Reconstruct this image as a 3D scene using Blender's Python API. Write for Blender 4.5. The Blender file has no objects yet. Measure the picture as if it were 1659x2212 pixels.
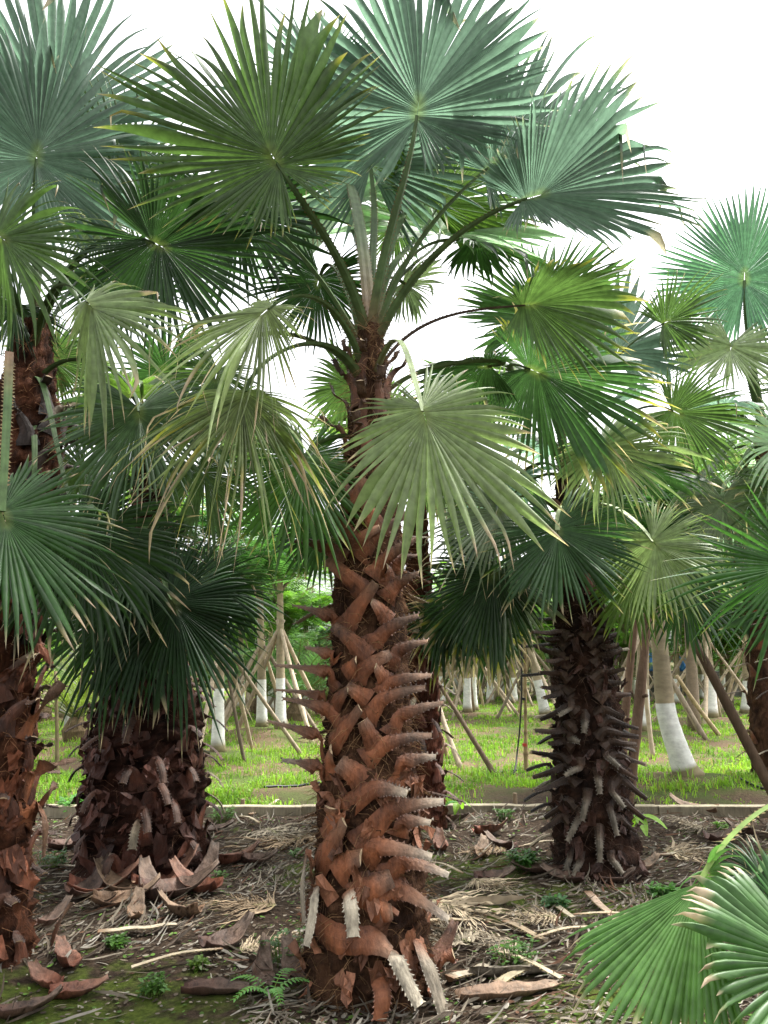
import bpy, math, random
import numpy as np
from mathutils import Vector

# ------------------------------------------------------------------ camera, world, sun, exposure
S = bpy.context.scene
COL = S.collection
PITCH = math.radians(10.9)
CAM = np.array([0.0, 0.0, 1.5])
FPX = 1662.0            # focal length in units of the 1659 x 2212 view of the photograph

cam_d = bpy.data.cameras.new("camera")
cam = bpy.data.objects.new("camera", cam_d); COL.objects.link(cam)
cam.location = CAM; cam.rotation_euler = (math.radians(90) + PITCH, 0, 0)
cam_d.sensor_fit = 'VERTICAL'; cam_d.sensor_height = 36.0
cam_d.lens = 36.0 * FPX / 2212.0
cam_d.clip_start = 0.05; cam_d.clip_end = 2000
S.camera = cam

SUN_EL, SUN_AZ = math.radians(64), math.radians(62)      # azimuth measured from +Y towards +X
w = bpy.data.worlds.new("World"); S.world = w; w.use_nodes = True
nt = w.node_tree; nt.nodes.clear()
sky = nt.nodes.new("ShaderNodeTexSky"); sky.sky_type = 'NISHITA'; sky.sun_disc = False
sky.sun_elevation = SUN_EL; sky.sun_rotation = SUN_AZ
sky.air_density = 1.0; sky.dust_density = 5.0; sky.ozone_density = 1.0
hs = nt.nodes.new("ShaderNodeHueSaturation"); hs.inputs['Saturation'].default_value = 0.12
bg = nt.nodes.new("ShaderNodeBackground"); bg.inputs['Strength'].default_value = 0.12
out = nt.nodes.new("ShaderNodeOutputWorld")
nt.links.new(sky.outputs[0], hs.inputs['Color']); nt.links.new(hs.outputs[0], bg.inputs[0]); nt.links.new(bg.outputs[0], out.inputs[0])

sd = bpy.data.lights.new("sun", 'SUN'); sd.energy = 1.5; sd.angle = math.radians(10); sd.color = (1.0, 0.97, 0.92)
sun = bpy.data.objects.new("sun", sd); COL.objects.link(sun)
sdir = Vector((math.cos(SUN_EL)*math.sin(SUN_AZ), math.cos(SUN_EL)*math.cos(SUN_AZ), math.sin(SUN_EL)))
sun.rotation_euler = sdir.to_track_quat('Z', 'Y').to_euler()
S.view_settings.view_transform = 'Standard'; S.view_settings.look = 'None'
S.view_settings.exposure = 2.25; S.view_settings.gamma = 1.0
S.render.engine = 'CYCLES'
S.cycles.max_bounces = 6; S.cycles.transmission_bounces = 4; S.cycles.diffuse_bounces = 4
S.cycles.use_denoising = True

R = np.random.default_rng(7)

# ------------------------------------------------------------------ geometry helpers
def ray(px, py):
    u = (px - 829.5) / FPX; v = (1106 - py) / FPX
    return np.array([u, math.cos(PITCH) - math.sin(PITCH)*v, math.sin(PITCH) + math.cos(PITCH)*v])
def at(px, py, Y):
    d = ray(px, py); return CAM + d * (Y / d[1])
def on_ground(px, py):
    d = ray(px, py); return CAM + d * (-CAM[2] / d[2])
def unit(v):
    v = np.asarray(v, float); return v / (np.linalg.norm(v, axis=-1, keepdims=True) + 1e-9)

def hsh(x, y, s=0.0):
    return (np.sin(x*1.7+s) * np.cos(y*2.3-s*1.3) + 0.6*np.sin(x*4.1-y*3.3+s*2.0) + 0.4*np.cos(x*7.9+y*6.1+s*3.1)) / 2.0

MOUNDS = []
def gz(x, y):
    x = np.asarray(x, float); y = np.asarray(y, float)
    f = np.clip((60 - np.hypot(x, y)) / 30, 0, 1)
    z = 0.035*hsh(x*0.9, y*0.9, 1.0)*f + 0.012*hsh(x*3.7, y*3.7, 2.0)*f
    z = z*np.clip(np.abs(y-7.95)/0.5, 0.15, 1)
    for mx, my, mr, mh in MOUNDS:
        z = z + mh*np.exp(-((x-mx)**2 + (y-my)**2)/(mr*mr))
    return z

def build(name, V, faces, mat, parent=None, col=None, smooth=False, uv=None, origin=None):
    """one mesh object from numpy verts and a list/array of faces"""
    V = np.asarray(V, float)
    if origin is not None: V = V - np.asarray(origin)
    me = bpy.data.meshes.new(name)
    if isinstance(faces, np.ndarray):
        n, k = faces.shape
        me.vertices.add(len(V)); me.vertices.foreach_set("co", V.ravel())
        me.loops.add(n*k); me.loops.foreach_set("vertex_index", faces.astype(np.int32).ravel())
        me.polygons.add(n); me.polygons.foreach_set("loop_start", np.arange(0, n*k, k, dtype=np.int32))
        me.update(calc_edges=True)
    else:
        me.from_pydata(V.tolist(), [], faces); me.update()
    if col is not None:
        c = np.ones((len(V), 4)); c[:, :3] = col
        at_ = me.color_attributes.new("Col", 'FLOAT_COLOR', 'POINT'); at_.data.foreach_set("color", c.ravel())
    if smooth: me.polygons.foreach_set("use_smooth", np.ones(len(me.polygons), bool))
    if mat: me.materials.append(mat)
    o = bpy.data.objects.new(name, me); COL.objects.link(o)
    if parent is not None: o.parent = parent
    return o

class MB:
    """collects pieces of one mesh"""
    def __init__(s): s.V = []; s.F = []; s.C = []; s.n = 0
    def add(s, V, F, c):
        V = np.asarray(V, float); s.V.append(V)
        s.F += [tuple(int(i)+s.n for i in f) for f in F]
        c = np.asarray(c, float); s.C.append(np.broadcast_to(c, (len(V), 3)))
        s.n += len(V)
    def build(s, name, mat, parent=None, smooth=False, origin=None):
        return build(name, np.concatenate(s.V), s.F, mat, parent, np.concatenate(s.C), smooth, origin=origin)

def tube(mb, P, r, c, n=8, cap=True, flat=1.0, rough=0.0, seed=0):
    P = np.asarray(P, float); k = len(P); r = np.broadcast_to(np.asarray(r, float), (k,))
    T = unit(np.gradient(P, axis=0))
    ref = np.array([0, 0, 1.0]) if abs(T[0][2]) < 0.9 else np.array([1.0, 0, 0])
    V = []; rg = np.random.default_rng(seed)
    for i in range(k):
        a = unit(np.cross(T[i], ref)); b = np.cross(a, T[i])
        for j in range(n):
            q = 2*math.pi*j/n; rr = r[i]*(1 + rough*rg.normal())
            V.append(P[i] + rr*(math.cos(q)*a + flat*math.sin(q)*b))
    F = [(i*n+j, i*n+(j+1) % n, (i+1)*n+(j+1) % n, (i+1)*n+j) for i in range(k-1) for j in range(n)]
    if cap: F += [tuple(range(n))[::-1], tuple((k-1)*n+j for j in range(n))]
    if np.ndim(c) == 2: c = np.repeat(np.asarray(c), n, axis=0)
    mb.add(V, F, c)

def bez(p0, p1, p2, p3, n):
    t = np.linspace(0, 1, n)[:, None]
    return (1-t)**3*p0 + 3*(1-t)**2*t*p1 + 3*(1-t)*t*t*p2 + t**3*p3
def polyline(pts, n):
    """smooth curve through points (Catmull-Rom)"""
    P = np.asarray(pts, float)
    P = np.vstack([2*P[0]-P[1], P, 2*P[-1]-P[-2]]); out = []
    m = len(P)-3
    for q in np.linspace(0, m-1e-6, n):
        i = int(q); t = q-i; a, b, c, d = P[i:i+4]
        out.append(0.5*((2*b)+(c-a)*t+(2*a-5*b+4*c-d)*t*t+(3*b-a-3*c+d)*t**3))
    return np.array(out)

# ------------------------------------------------------------------ materials
def mat_new(name):
    m = bpy.data.materials.new(name); m.use_nodes = True
    t = m.node_tree; t.nodes.clear()
    return m, t, t.nodes.new("ShaderNodeOutputMaterial")
def N(t, typ, **kw):
    n = t.nodes.new(typ)
    for k, v in kw.items():
        if k in n.inputs: n.inputs[k].default_value = v
        else: setattr(n, k, v)
    return n
def ramp(t, stops):
    r = t.nodes.new("ShaderNodeValToRGB"); e = r.color_ramp.elements
    e[0].position = stops[0][0]; e[0].color = (*stops[0][1], 1); e[1].position = stops[1][0]; e[1].color = (*stops[1][1], 1)
    for p, c in stops[2:]:
        q = e.new(p); q.color = (*c, 1)
    return r

def leaf_material(name, trans=0.35, rough=0.42, tcol=(1.5, 1.9, 1.3), spec=0.4, noise=0.25, nscale=18.0):
    m, t, out = mat_new(name); L = t.links.new
    a = N(t, "ShaderNodeVertexColor", layer_name="Col")
    tc = N(t, "ShaderNodeTexCoord")
    nz = N(t, "ShaderNodeTexNoise", Scale=nscale, Detail=4.0); L(tc.outputs['Object'], nz.inputs['Vector'])
    mr = N(t, "ShaderNodeMapRange"); mr.inputs['From Min'].default_value = 0.3; mr.inputs['From Max'].default_value = 0.7
    mr.inputs['To Min'].default_value = 1-noise; mr.inputs['To Max'].default_value = 1+noise; L(nz.outputs[0], mr.inputs[0])
    mx = N(t, "ShaderNodeMix", data_type='RGBA', blend_type='MULTIPLY'); mx.inputs[0].default_value = 1
    L(a.outputs[0], mx.inputs[6]); L(mr.outputs[0], mx.inputs[7])
    p = N(t, "ShaderNodeBsdfPrincipled", Roughness=rough); p.inputs['Specular IOR Level'].default_value = spec
    L(mx.outputs[2], p.inputs['Base Color'])
    tm = N(t, "ShaderNodeMix", data_type='RGBA', blend_type='MULTIPLY'); tm.inputs[0].default_value = 1
    L(mx.outputs[2], tm.inputs[6]); tm.inputs[7].default_value = (*tcol, 1)
    tr = N(t, "ShaderNodeBsdfTranslucent"); L(tm.outputs[2], tr.inputs[0])
    ms = N(t, "ShaderNodeMixShader"); ms.inputs[0].default_value = trans
    L(p.outputs[0], ms.inputs[1]); L(tr.outputs[0], ms.inputs[2]); L(ms.outputs[0], out.inputs[0])
    return m

def vc_material(name, rough=0.75, stretch=(30, 30, 4), amt=0.45, bump=0.5, spec=0.25, scale=1.0):
    """vertex colour x stretched noise, with bump: bark, wood, dry leaf bases"""
    m, t, out = mat_new(name); L = t.links.new
    a = N(t, "ShaderNodeVertexColor", layer_name="Col")
    tc = N(t, "ShaderNodeTexCoord"); mp = N(t, "ShaderNodeMapping"); mp.inputs['Scale'].default_value = stretch
    L(tc.outputs['Object'], mp.inputs['Vector'])
    nz = N(t, "ShaderNodeTexNoise", Scale=scale, Detail=8.0, Roughness=0.65); L(mp.outputs[0], nz.inputs['Vector'])
    n2 = N(t, "ShaderNodeTexNoise", Scale=9.0, Detail=5.0); L(tc.outputs['Object'], n2.inputs['Vector'])
    ad = N(t, "ShaderNodeMath", operation='ADD'); L(nz.outputs[0], ad.inputs[0]); L(n2.outputs[0], ad.inputs[1])
    mr = N(t, "ShaderNodeMapRange"); mr.inputs['From Min'].default_value = 0.65; mr.inputs['From Max'].default_value = 1.35
    mr.inputs['To Min'].default_value = 1-amt; mr.inputs['To Max'].default_value = 1+amt; L(ad.outputs[0], mr.inputs[0])
    mx = N(t, "ShaderNodeMix", data_type='RGBA', blend_type='MULTIPLY'); mx.inputs[0].default_value = 1
    L(a.outputs[0], mx.inputs[6]); L(mr.outputs[0], mx.inputs[7])
    p = N(t, "ShaderNodeBsdfPrincipled", Roughness=rough); p.inputs['Specular IOR Level'].default_value = spec
    L(mx.outputs[2], p.inputs['Base Color'])
    bp = N(t, "ShaderNodeBump", Strength=bump, Distance=0.02); L(ad.outputs[0], bp.inputs['Height']); L(bp.outputs[0], p.inputs['Normal'])
    L(p.outputs[0], out.inputs[0])
    return m

M_FROND = leaf_material("palm_blade", 0.40, 0.40, (1.45, 1.68, 1.0), 0.36, 0.24, 26.0)
M_FROND_FLARE = leaf_material("palm_blade_flare_tint", 0.60, 0.42, (1.5, 1.8, 1.55), 0.35, 0.18, 26.0)  # bluish, more translucent blade copy: flare veil on upper fronds put into colour
M_PET = leaf_material("palm_petiole", 0.0, 0.6, noise=0.3, spec=0.2)
M_DRY = leaf_material("dry_blade", 0.15, 0.8, (1.1, 1.0, 0.9), 0.15, 0.35, 14.0)
M_GRASS = leaf_material("grass_blade", 0.45, 0.5, (1.5, 1.6, 0.9), 0.3, 0.3, 1.5)
M_TREELEAF = leaf_material("feathery_leaf", 0.45, 0.5, (1.5, 1.7, 0.9), 0.3, 0.3, 3.0)
M_WEED = leaf_material("weed_leaf", 0.4, 0.45, (1.5, 1.7, 0.8), 0.35, 0.2, 20.0)
M_BOOT = vc_material("leaf_base_skin", 0.6, (45, 45, 16), 0.75, 0.5, 0.35)
M_FIBRE = vc_material("palm_fibre", 0.9, (60, 60, 10), 0.6, 1.0, 0.1)
M_WOOD = vc_material("weathered_wood", 0.8, (40, 40, 5), 0.4, 0.5, 0.2)
M_BARK = vc_material("smooth_bark", 0.75, (9, 9, 22), 0.28, 0.35, 0.25)
M_PIPE = vc_material("black_plastic", 0.45, (5, 5, 5), 0.15, 0.1, 0.4)

def ground_material():
    m, t, out = mat_new("soil_and_moss"); L = t.links.new
    tc = N(t, "ShaderNodeTexCoord"); sp = N(t, "ShaderNodeSeparateXYZ"); L(tc.outputs['Object'], sp.inputs[0])
    n1 = N(t, "ShaderNodeTexNoise", Scale=1.1, Detail=7.0, Roughness=0.6); L(tc.outputs['Object'], n1.inputs['Vector'])
    n2 = N(t, "ShaderNodeTexNoise", Scale=26.0, Detail=8.0, Roughness=0.75); L(tc.outputs['Object'], n2.inputs['Vector'])
    n3 = N(t, "ShaderNodeTexNoise", Scale=0.8, Detail=9.0, Roughness=0.7); L(tc.outputs['Object'], n3.inputs['Vector'])
    soil = ramp(t, [(0.3, (0.012, 0.008, 0.006)), (0.5, (0.040, 0.027, 0.018)), (0.72, (0.10, 0.070, 0.046))]); L(n2.outputs[0], soil.inputs[0])
    pale = ramp(t, [(0.3, (0.07, 0.048, 0.030)), (0.7, (0.21, 0.145, 0.09))]); L(n2.outputs[0], pale.inputs[0])
    moss = ramp(t, [(0.3, (0.022, 0.035, 0.006)), (0.7, (0.10, 0.13, 0.022))]); L(n2.outputs[0], moss.inputs[0])
    n5 = N(t, "ShaderNodeTexNoise", Scale=55.0, Detail=8.0, Roughness=0.8); L(tc.outputs['Object'], n5.inputs['Vector'])
    turf = ramp(t, [(0.36, (0.045, 0.036, 0.020)), (0.47, (0.06, 0.080, 0.022)), (0.62, (0.13, 0.19, 0.045))]); L(n5.outputs[0], turf.inputs[0])
    # moss in patches on the palm bed, turf beyond the edging board
    mm = N(t, "ShaderNodeMapRange"); mm.inputs['From Min'].default_value = 0.52; mm.inputs['From Max'].default_value = 0.62; L(n1.outputs[0], mm.inputs[0])
    mk = None
    for (cx, cy, rx, ry) in ((-1.30, 3.75, .95, .62), (0.95, 3.65, .6, .35), (1.35, 5.3, 1.0, .5), (.75, 6.0, .7, .5), (-.35, 5.9, .5, .5)):
        vm = N(t, "ShaderNodeMapping"); vm.inputs['Location'].default_value = (-cx/rx, -cy/ry, 0); vm.inputs['Scale'].default_value = (1/rx, 1/ry, 0); L(tc.outputs['Object'], vm.inputs['Vector'])
        ln = N(t, "ShaderNodeVectorMath", operation='LENGTH'); L(vm.outputs[0], ln.inputs[0])
        q = N(t, "ShaderNodeMapRange"); q.inputs['From Min'].default_value = 1.15; q.inputs['From Max'].default_value = .45; q.inputs['To Max'].default_value = .17; L(ln.outputs['Value'], q.inputs[0])
        if mk is None: mk = q.outputs[0]
        else:
            a_ = N(t, "ShaderNodeMath", operation='MAXIMUM'); L(mk, a_.inputs[0]); L(q.outputs[0], a_.inputs[1]); mk = a_.outputs[0]
    n4 = N(t, "ShaderNodeTexNoise", Scale=7.0, Detail=6.0); L(tc.outputs['Object'], n4.inputs['Vector'])
    a4 = N(t, "ShaderNodeMath", operation='MULTIPLY_ADD'); L(n4.outputs[0], a4.inputs[0]); a4.inputs[1].default_value = .6; L(mk, a4.inputs[2])
    a5 = N(t, "ShaderNodeMath", operation='MULTIPLY_ADD'); L(n1.outputs[0], a5.inputs[0]); a5.inputs[1].default_value = .35; L(a4.outputs[0], a5.inputs[2])
    mm.inputs['From Min'].default_value = .54; mm.inputs['From Max'].default_value = .66
    L(a5.outputs[0], mm.inputs[0])
    bed = N(t, "ShaderNodeMix", data_type='RGBA'); L(mm.outputs[0], bed.inputs[0]); L(soil.outputs[0], bed.inputs[6]); L(moss.outputs[0], bed.inputs[7])
    tm = N(t, "ShaderNodeMapRange"); tm.inputs['From Min'].default_value = 0.45; tm.inputs['From Max'].default_value = 0.58; L(n3.outputs[0], tm.inputs[0])
    fld = N(t, "ShaderNodeMix", data_type='RGBA'); L(tm.outputs[0], fld.inputs[0]); L(pale.outputs[0], fld.inputs[6]); L(turf.outputs[0], fld.inputs[7])
    ys = N(t, "ShaderNodeMapRange"); ys.inputs['From Min'].default_value = 8.3; ys.inputs['From Max'].default_value = 9.6; yn = N(t, 'ShaderNodeMath', operation='MULTIPLY_ADD'); L(n3.outputs[0], yn.inputs[0]); yn.inputs[1].default_value = 2.4; ya = N(t, 'ShaderNodeMath', operation='ADD'); L(sp.outputs[1], ya.inputs[0]); ya.inputs[1].default_value = -1.1; L(ya.outputs[0], yn.inputs[2]); L(yn.outputs[0], ys.inputs[0])
    mx = N(t, "ShaderNodeMix", data_type='RGBA'); L(ys.outputs[0], mx.inputs[0]); L(bed.outputs[2], mx.inputs[6]); L(fld.outputs[2], mx.inputs[7])
    p = N(t, "ShaderNodeBsdfPrincipled", Roughness=0.95); p.inputs['Specular IOR Level'].default_value = 0.1
    L(mx.outputs[2], p.inputs['Base Color'])
    bp = N(t, "ShaderNodeBump", Strength=0.9, Distance=0.03); L(n2.outputs[0], bp.inputs['Height']); L(bp.outputs[0], p.inputs['Normal'])
    L(p.outputs[0], out.inputs[0])
    return m

# ------------------------------------------------------------------ tagging
def empty(name, loc, label=None, cat=None, group=None):
    o = bpy.data.objects.new(name, None); COL.objects.link(o); o.location = tuple(float(c) for c in loc)
    o.empty_display_size = 0.2
    tag(o, label, cat, group); return o
def tag(o, label=None, cat=None, group=None, kind=None):
    if label: o["label"] = label
    if cat: o["category"] = cat
    if group: o["group"] = group
    if kind: o["kind"] = kind
    return o

# ------------------------------------------------------------------ fan palm parts
GREEN = dict(dark=(0.024, 0.056, 0.017), mid=(0.066, 0.114, 0.034), sage=(0.190, 0.248, 0.110), teal=(0.092, 0.145, 0.102),  # teal: paled and greyed, carries the flare veil in its colour
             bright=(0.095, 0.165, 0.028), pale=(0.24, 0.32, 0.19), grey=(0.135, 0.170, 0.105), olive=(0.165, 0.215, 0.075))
TAN = np.array([0.50, 0.385, 0.28]); YEL = np.array([0.36, 0.33, 0.06]); BROWN = np.array([0.20, 0.11, 0.06])

def fan(hub, tip, nref, span=300, nseg=52, fold=0.2, droop=0.12, sag=0.3, split=0.55, kink=0.05, dry=0.3, yel=0.2,
        green='mid', side=0.62, costa=0.10, seed=0, K=13, floor=None, jitter=1.0, curl=0.0, pw=1.7, asym=None):
    """pleated fan blade: verts, quads, colours (world coordinates)"""
    rg = np.random.default_rng(seed)
    if nseg > 40 and floor is None: nseg = int(nseg*1.32)
    hub = np.asarray(hub, float); ax = np.asarray(tip, float) - hub; Rr = np.linalg.norm(ax); a = ax / Rr
    n = np.asarray(nref, float); n = unit(n - a*np.dot(n, a)); s = np.cross(a, n)
    th = np.radians(np.linspace(-span/2, span/2, nseg)) + rg.normal(0, 0.008*jitter, nseg)
    Ls = Rr*(side + (1-side)*np.abs(np.cos(th/2))**(2*pw))*(1 + 0.06*jitter*rg.normal(size=nseg)); brk = rg.random(nseg) < 0.04*jitter; Ls[brk] *= 0.72+0.2*rg.random(brk.sum())
    asym = np.clip(rg.normal(0, 0.45), -0.9, 0.9) if asym is None else asym; ph = rg.random(3)*6.3
    fl = fold*(1+asym*np.sign(th)); lf = jitter*(0.09*np.sin(2*th+ph[0]) + 0.07*np.sin(5*th+ph[1]) + 0.05*np.sin(11*th+ph[2]))
    Ls = Ls*(1+0.06*jitter*np.sin(3*th+ph[1]))
    d0 = np.cos(th)[:, None]*a + np.sin(th)[:, None]*s + (fl*np.abs(np.sin(th)) + fold*0.35*(1-np.cos(th)) + lf)[:, None]*n
    d0 = unit(d0)
    o = hub + a*(Rr*costa*((0.5+0.5*np.cos(th))**2))[:, None] + d0*0.002
    Ls = Ls - Rr*costa*((0.5+0.5*np.cos(th))**2)
    sagj = sag*(0.4 + 1.3*rg.random(nseg)**1.4); dj = droop*np.ones(nseg)
    wob = rg.normal(0, 0.15*jitter, (nseg, 3))
    kk = np.where(rg.random(nseg) < kink*1.6, 0.6+0.33*rg.random(nseg), 9.0)
    g = np.array([0, 0, -1.0])
    C = np.zeros((nseg, K+1, 3)); C[:, 0] = o
    t = np.linspace(0, 1, K+1)
    for k in range(1, K+1):
        tm = 0.5*(t[k]+t[k-1]); fr = max(0, tm-split)/(1-split)
        d = d0 + g*(dj*tm**1.5*1.6)[:, None] + g*(sagj*fr**1.5)[:, None] + wob*fr
        d = d + curl*fr*n
        kf = np.clip((tm-kk)/0.08, 0, 1)[:, None]
        d = unit(unit(d)*(1-kf*0.93) + kf*0.93*(g + wob*1.2))
        C[:, k] = C[:, k-1] + d*(Ls/K)[:, None]
    # neighbours' mid lines give the seams
    E = 0.5*(C[1:]+C[:-1]); first = C[:1]*1.5-C[1:2]*0.5; last = C[-1:]*1.5-C[-2:-1]*0.5
    E = np.concatenate([first, E, last], 0)                           # nseg+1 seams
    hw = 0.5*np.linalg.norm(np.diff(E, axis=0), axis=2)               # half widths
    ks = np.clip(np.round((split - 0.04 + 0.09*jitter*rg.normal(size=nseg+1))*K).astype(int), 3, K-3)
    torn = rg.random(nseg+1) < 0.05*jitter; ks[torn] = np.maximum(2, ks[torn]-rg.integers(2, 5, torn.sum()))
    ks[0] = ks[-1] = 2
    V = np.zeros((nseg, K+1, 3, 3)); ar = np.arange(K+1)
    for sd_, off in ((0, 0), (2, 1)):
        for i in range(nseg):
            b = i+off; q = ks[b]; e = E[b].copy()
            tt = np.clip((ar-q)/(K-q), 0, 1)
            e0 = E[b, q] - C[i, q]; mx_ = 1.3*np.linalg.norm(e0)
            fr = e0[None]*((1-tt**1.2))[:, None] + C[i]
            e[q+1:] = fr[q+1:]
            V[i, :, sd_] = e
    wl = 0.5*np.linalg.norm(V[:, :, 2]-V[:, :, 0], axis=2)             # local half width
    amp = np.minimum(wl, 0.03)*0.75
    V[:, :, 1] = C + amp[:, :, None]*n
    edge_amp = amp[:, :, None]*n*0.6
    tw = wl*(rg.normal(0, 0.6, (nseg, 1))*jitter*np.clip((t-split*0.6)/0.25, 0, 1)[None])
    V[:, :, 0] -= edge_amp - tw[:, :, None]*n; V[:, :, 2] -= edge_amp + tw[:, :, None]*n
    V[:, K, 0] = V[:, K, 2] = V[:, K, 1]
    if floor is not None:
        fl = floor(V[..., 0], V[..., 1])+0.008; V[..., 2] = fl + np.clip((V[..., 2]-fl)*.30, .012, .08) + rg.random(V.shape[:2])[..., None]*0.02
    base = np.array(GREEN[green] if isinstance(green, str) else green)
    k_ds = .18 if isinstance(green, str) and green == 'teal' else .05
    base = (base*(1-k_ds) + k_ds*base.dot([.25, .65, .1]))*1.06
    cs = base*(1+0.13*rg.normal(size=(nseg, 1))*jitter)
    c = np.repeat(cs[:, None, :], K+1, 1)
    ts = 1.0 - dry*(0.06 + 0.36*rg.random(nseg)**1.5) - (kk < 2)*0.10
    f_t = np.clip((t[None]-ts[:, None])/0.04, 0, 1)[..., None]
    ty = ts - 0.02 - 0.22*yel*rg.random(nseg)
    f_y = (np.clip((t[None]-ty[:, None])/0.10, 0, 1)*min(1, yel*1.6))[..., None]
    f_h = (np.clip(1-t/0.07, 0, 1)*0.5)[None, :, None]
    c = c*(1-f_h) + f_h*np.array([0.22, 0.25, 0.08])
    c = c*(1-f_y) + f_y*YEL; tan = TAN*(0.75+0.4*rg.random((nseg, 1, 1)))
    c = c*(1-f_t) + f_t*tan
    c = np.repeat(c[:, :, None, :], 3, 2)
    c[:, :, 1] *= 1.10
    idx = np.arange(nseg*(K+1)*3).reshape(nseg, K+1, 3)
    q1 = np.stack([idx[:, :-1, 0], idx[:, :-1, 1], idx[:, 1:, 1], idx[:, 1:, 0]], -1).reshape(-1, 4)
    q2 = np.stack([idx[:, :-1, 1], idx[:, :-1, 2], idx[:, 1:, 2], idx[:, 1:, 1]], -1).reshape(-1, 4)
    return V.reshape(-1, 3), np.concatenate([q1, q2]), np.clip(c.reshape(-1, 3), 0, 1)

def petiole_mesh(P, w0, w1, col, thorns=True, seed=0):
    """half-round leaf stalk with small teeth on both edges"""
    mb = MB(); k = len(P); T = unit(np.gradient(P, axis=0)); rg = np.random.default_rng(seed)
    w = np.linspace(w0, w1, k); V = []; prof = [(-1, 0.1), (-0.6, -0.42), (0, -0.62), (0.6, -0.42), (1, 0.1), (0.5, 0.16), (0, 0.12), (-0.5, 0.16)]
    sides = []
    for i in range(k):
        up = np.array([0, 0, 1.0]); sd_ = np.cross(T[i], up)
        if np.linalg.norm(sd_) < 0.25 and i: sd_ = sides[-1]
        sd_ = unit(sd_)
        if i and np.dot(sd_, sides[-1]) < 0: sd_ = -sd_
        sides.append(sd_); nn = np.cross(sd_, T[i])
        for x, y in prof: V.append(P[i] + w[i]*0.5*(x*sd_ + y*nn))
    m = len(prof)
    F = [(i*m+j, i*m+(j+1) % m, (i+1)*m+(j+1) % m, (i+1)*m+j) for i in range(k-1) for j in range(m)]
    F += [tuple(range(m))[::-1], tuple((k-1)*m+j for j in range(m))]
    col = np.asarray(col, float)
    cc = np.repeat(np.linspace(0, 1, k), m)[:, None]
    c = (np.array([0.16, 0.09, 0.05])*(1-np.clip(cc*5, 0, 1)) + col*np.clip(cc*5, 0, 1))
    mb.add(V, F, c)
    if thorns:
        L = np.linalg.norm(P[-1]-P[0]); nt_ = int(L/0.028)
        for q in np.linspace(0.08, 0.85, nt_):
            i = min(int(q*(k-1)), k-2)
            for sg in (-1, 1):
                p = P[i] + (P[i+1]-P[i])*(q*(k-1)-i) + sides[i]*sg*w[i]*0.48
                e = 0.012
                mb.add([p - T[i]*e*0.6, p + T[i]*e*0.6, p + sides[i]*sg*e*0.95 + T[i]*e*0.5*rg.choice([-1, 1])], [(0, 1, 2)], (0.16, 0.12, 0.05))
    return mb

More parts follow.
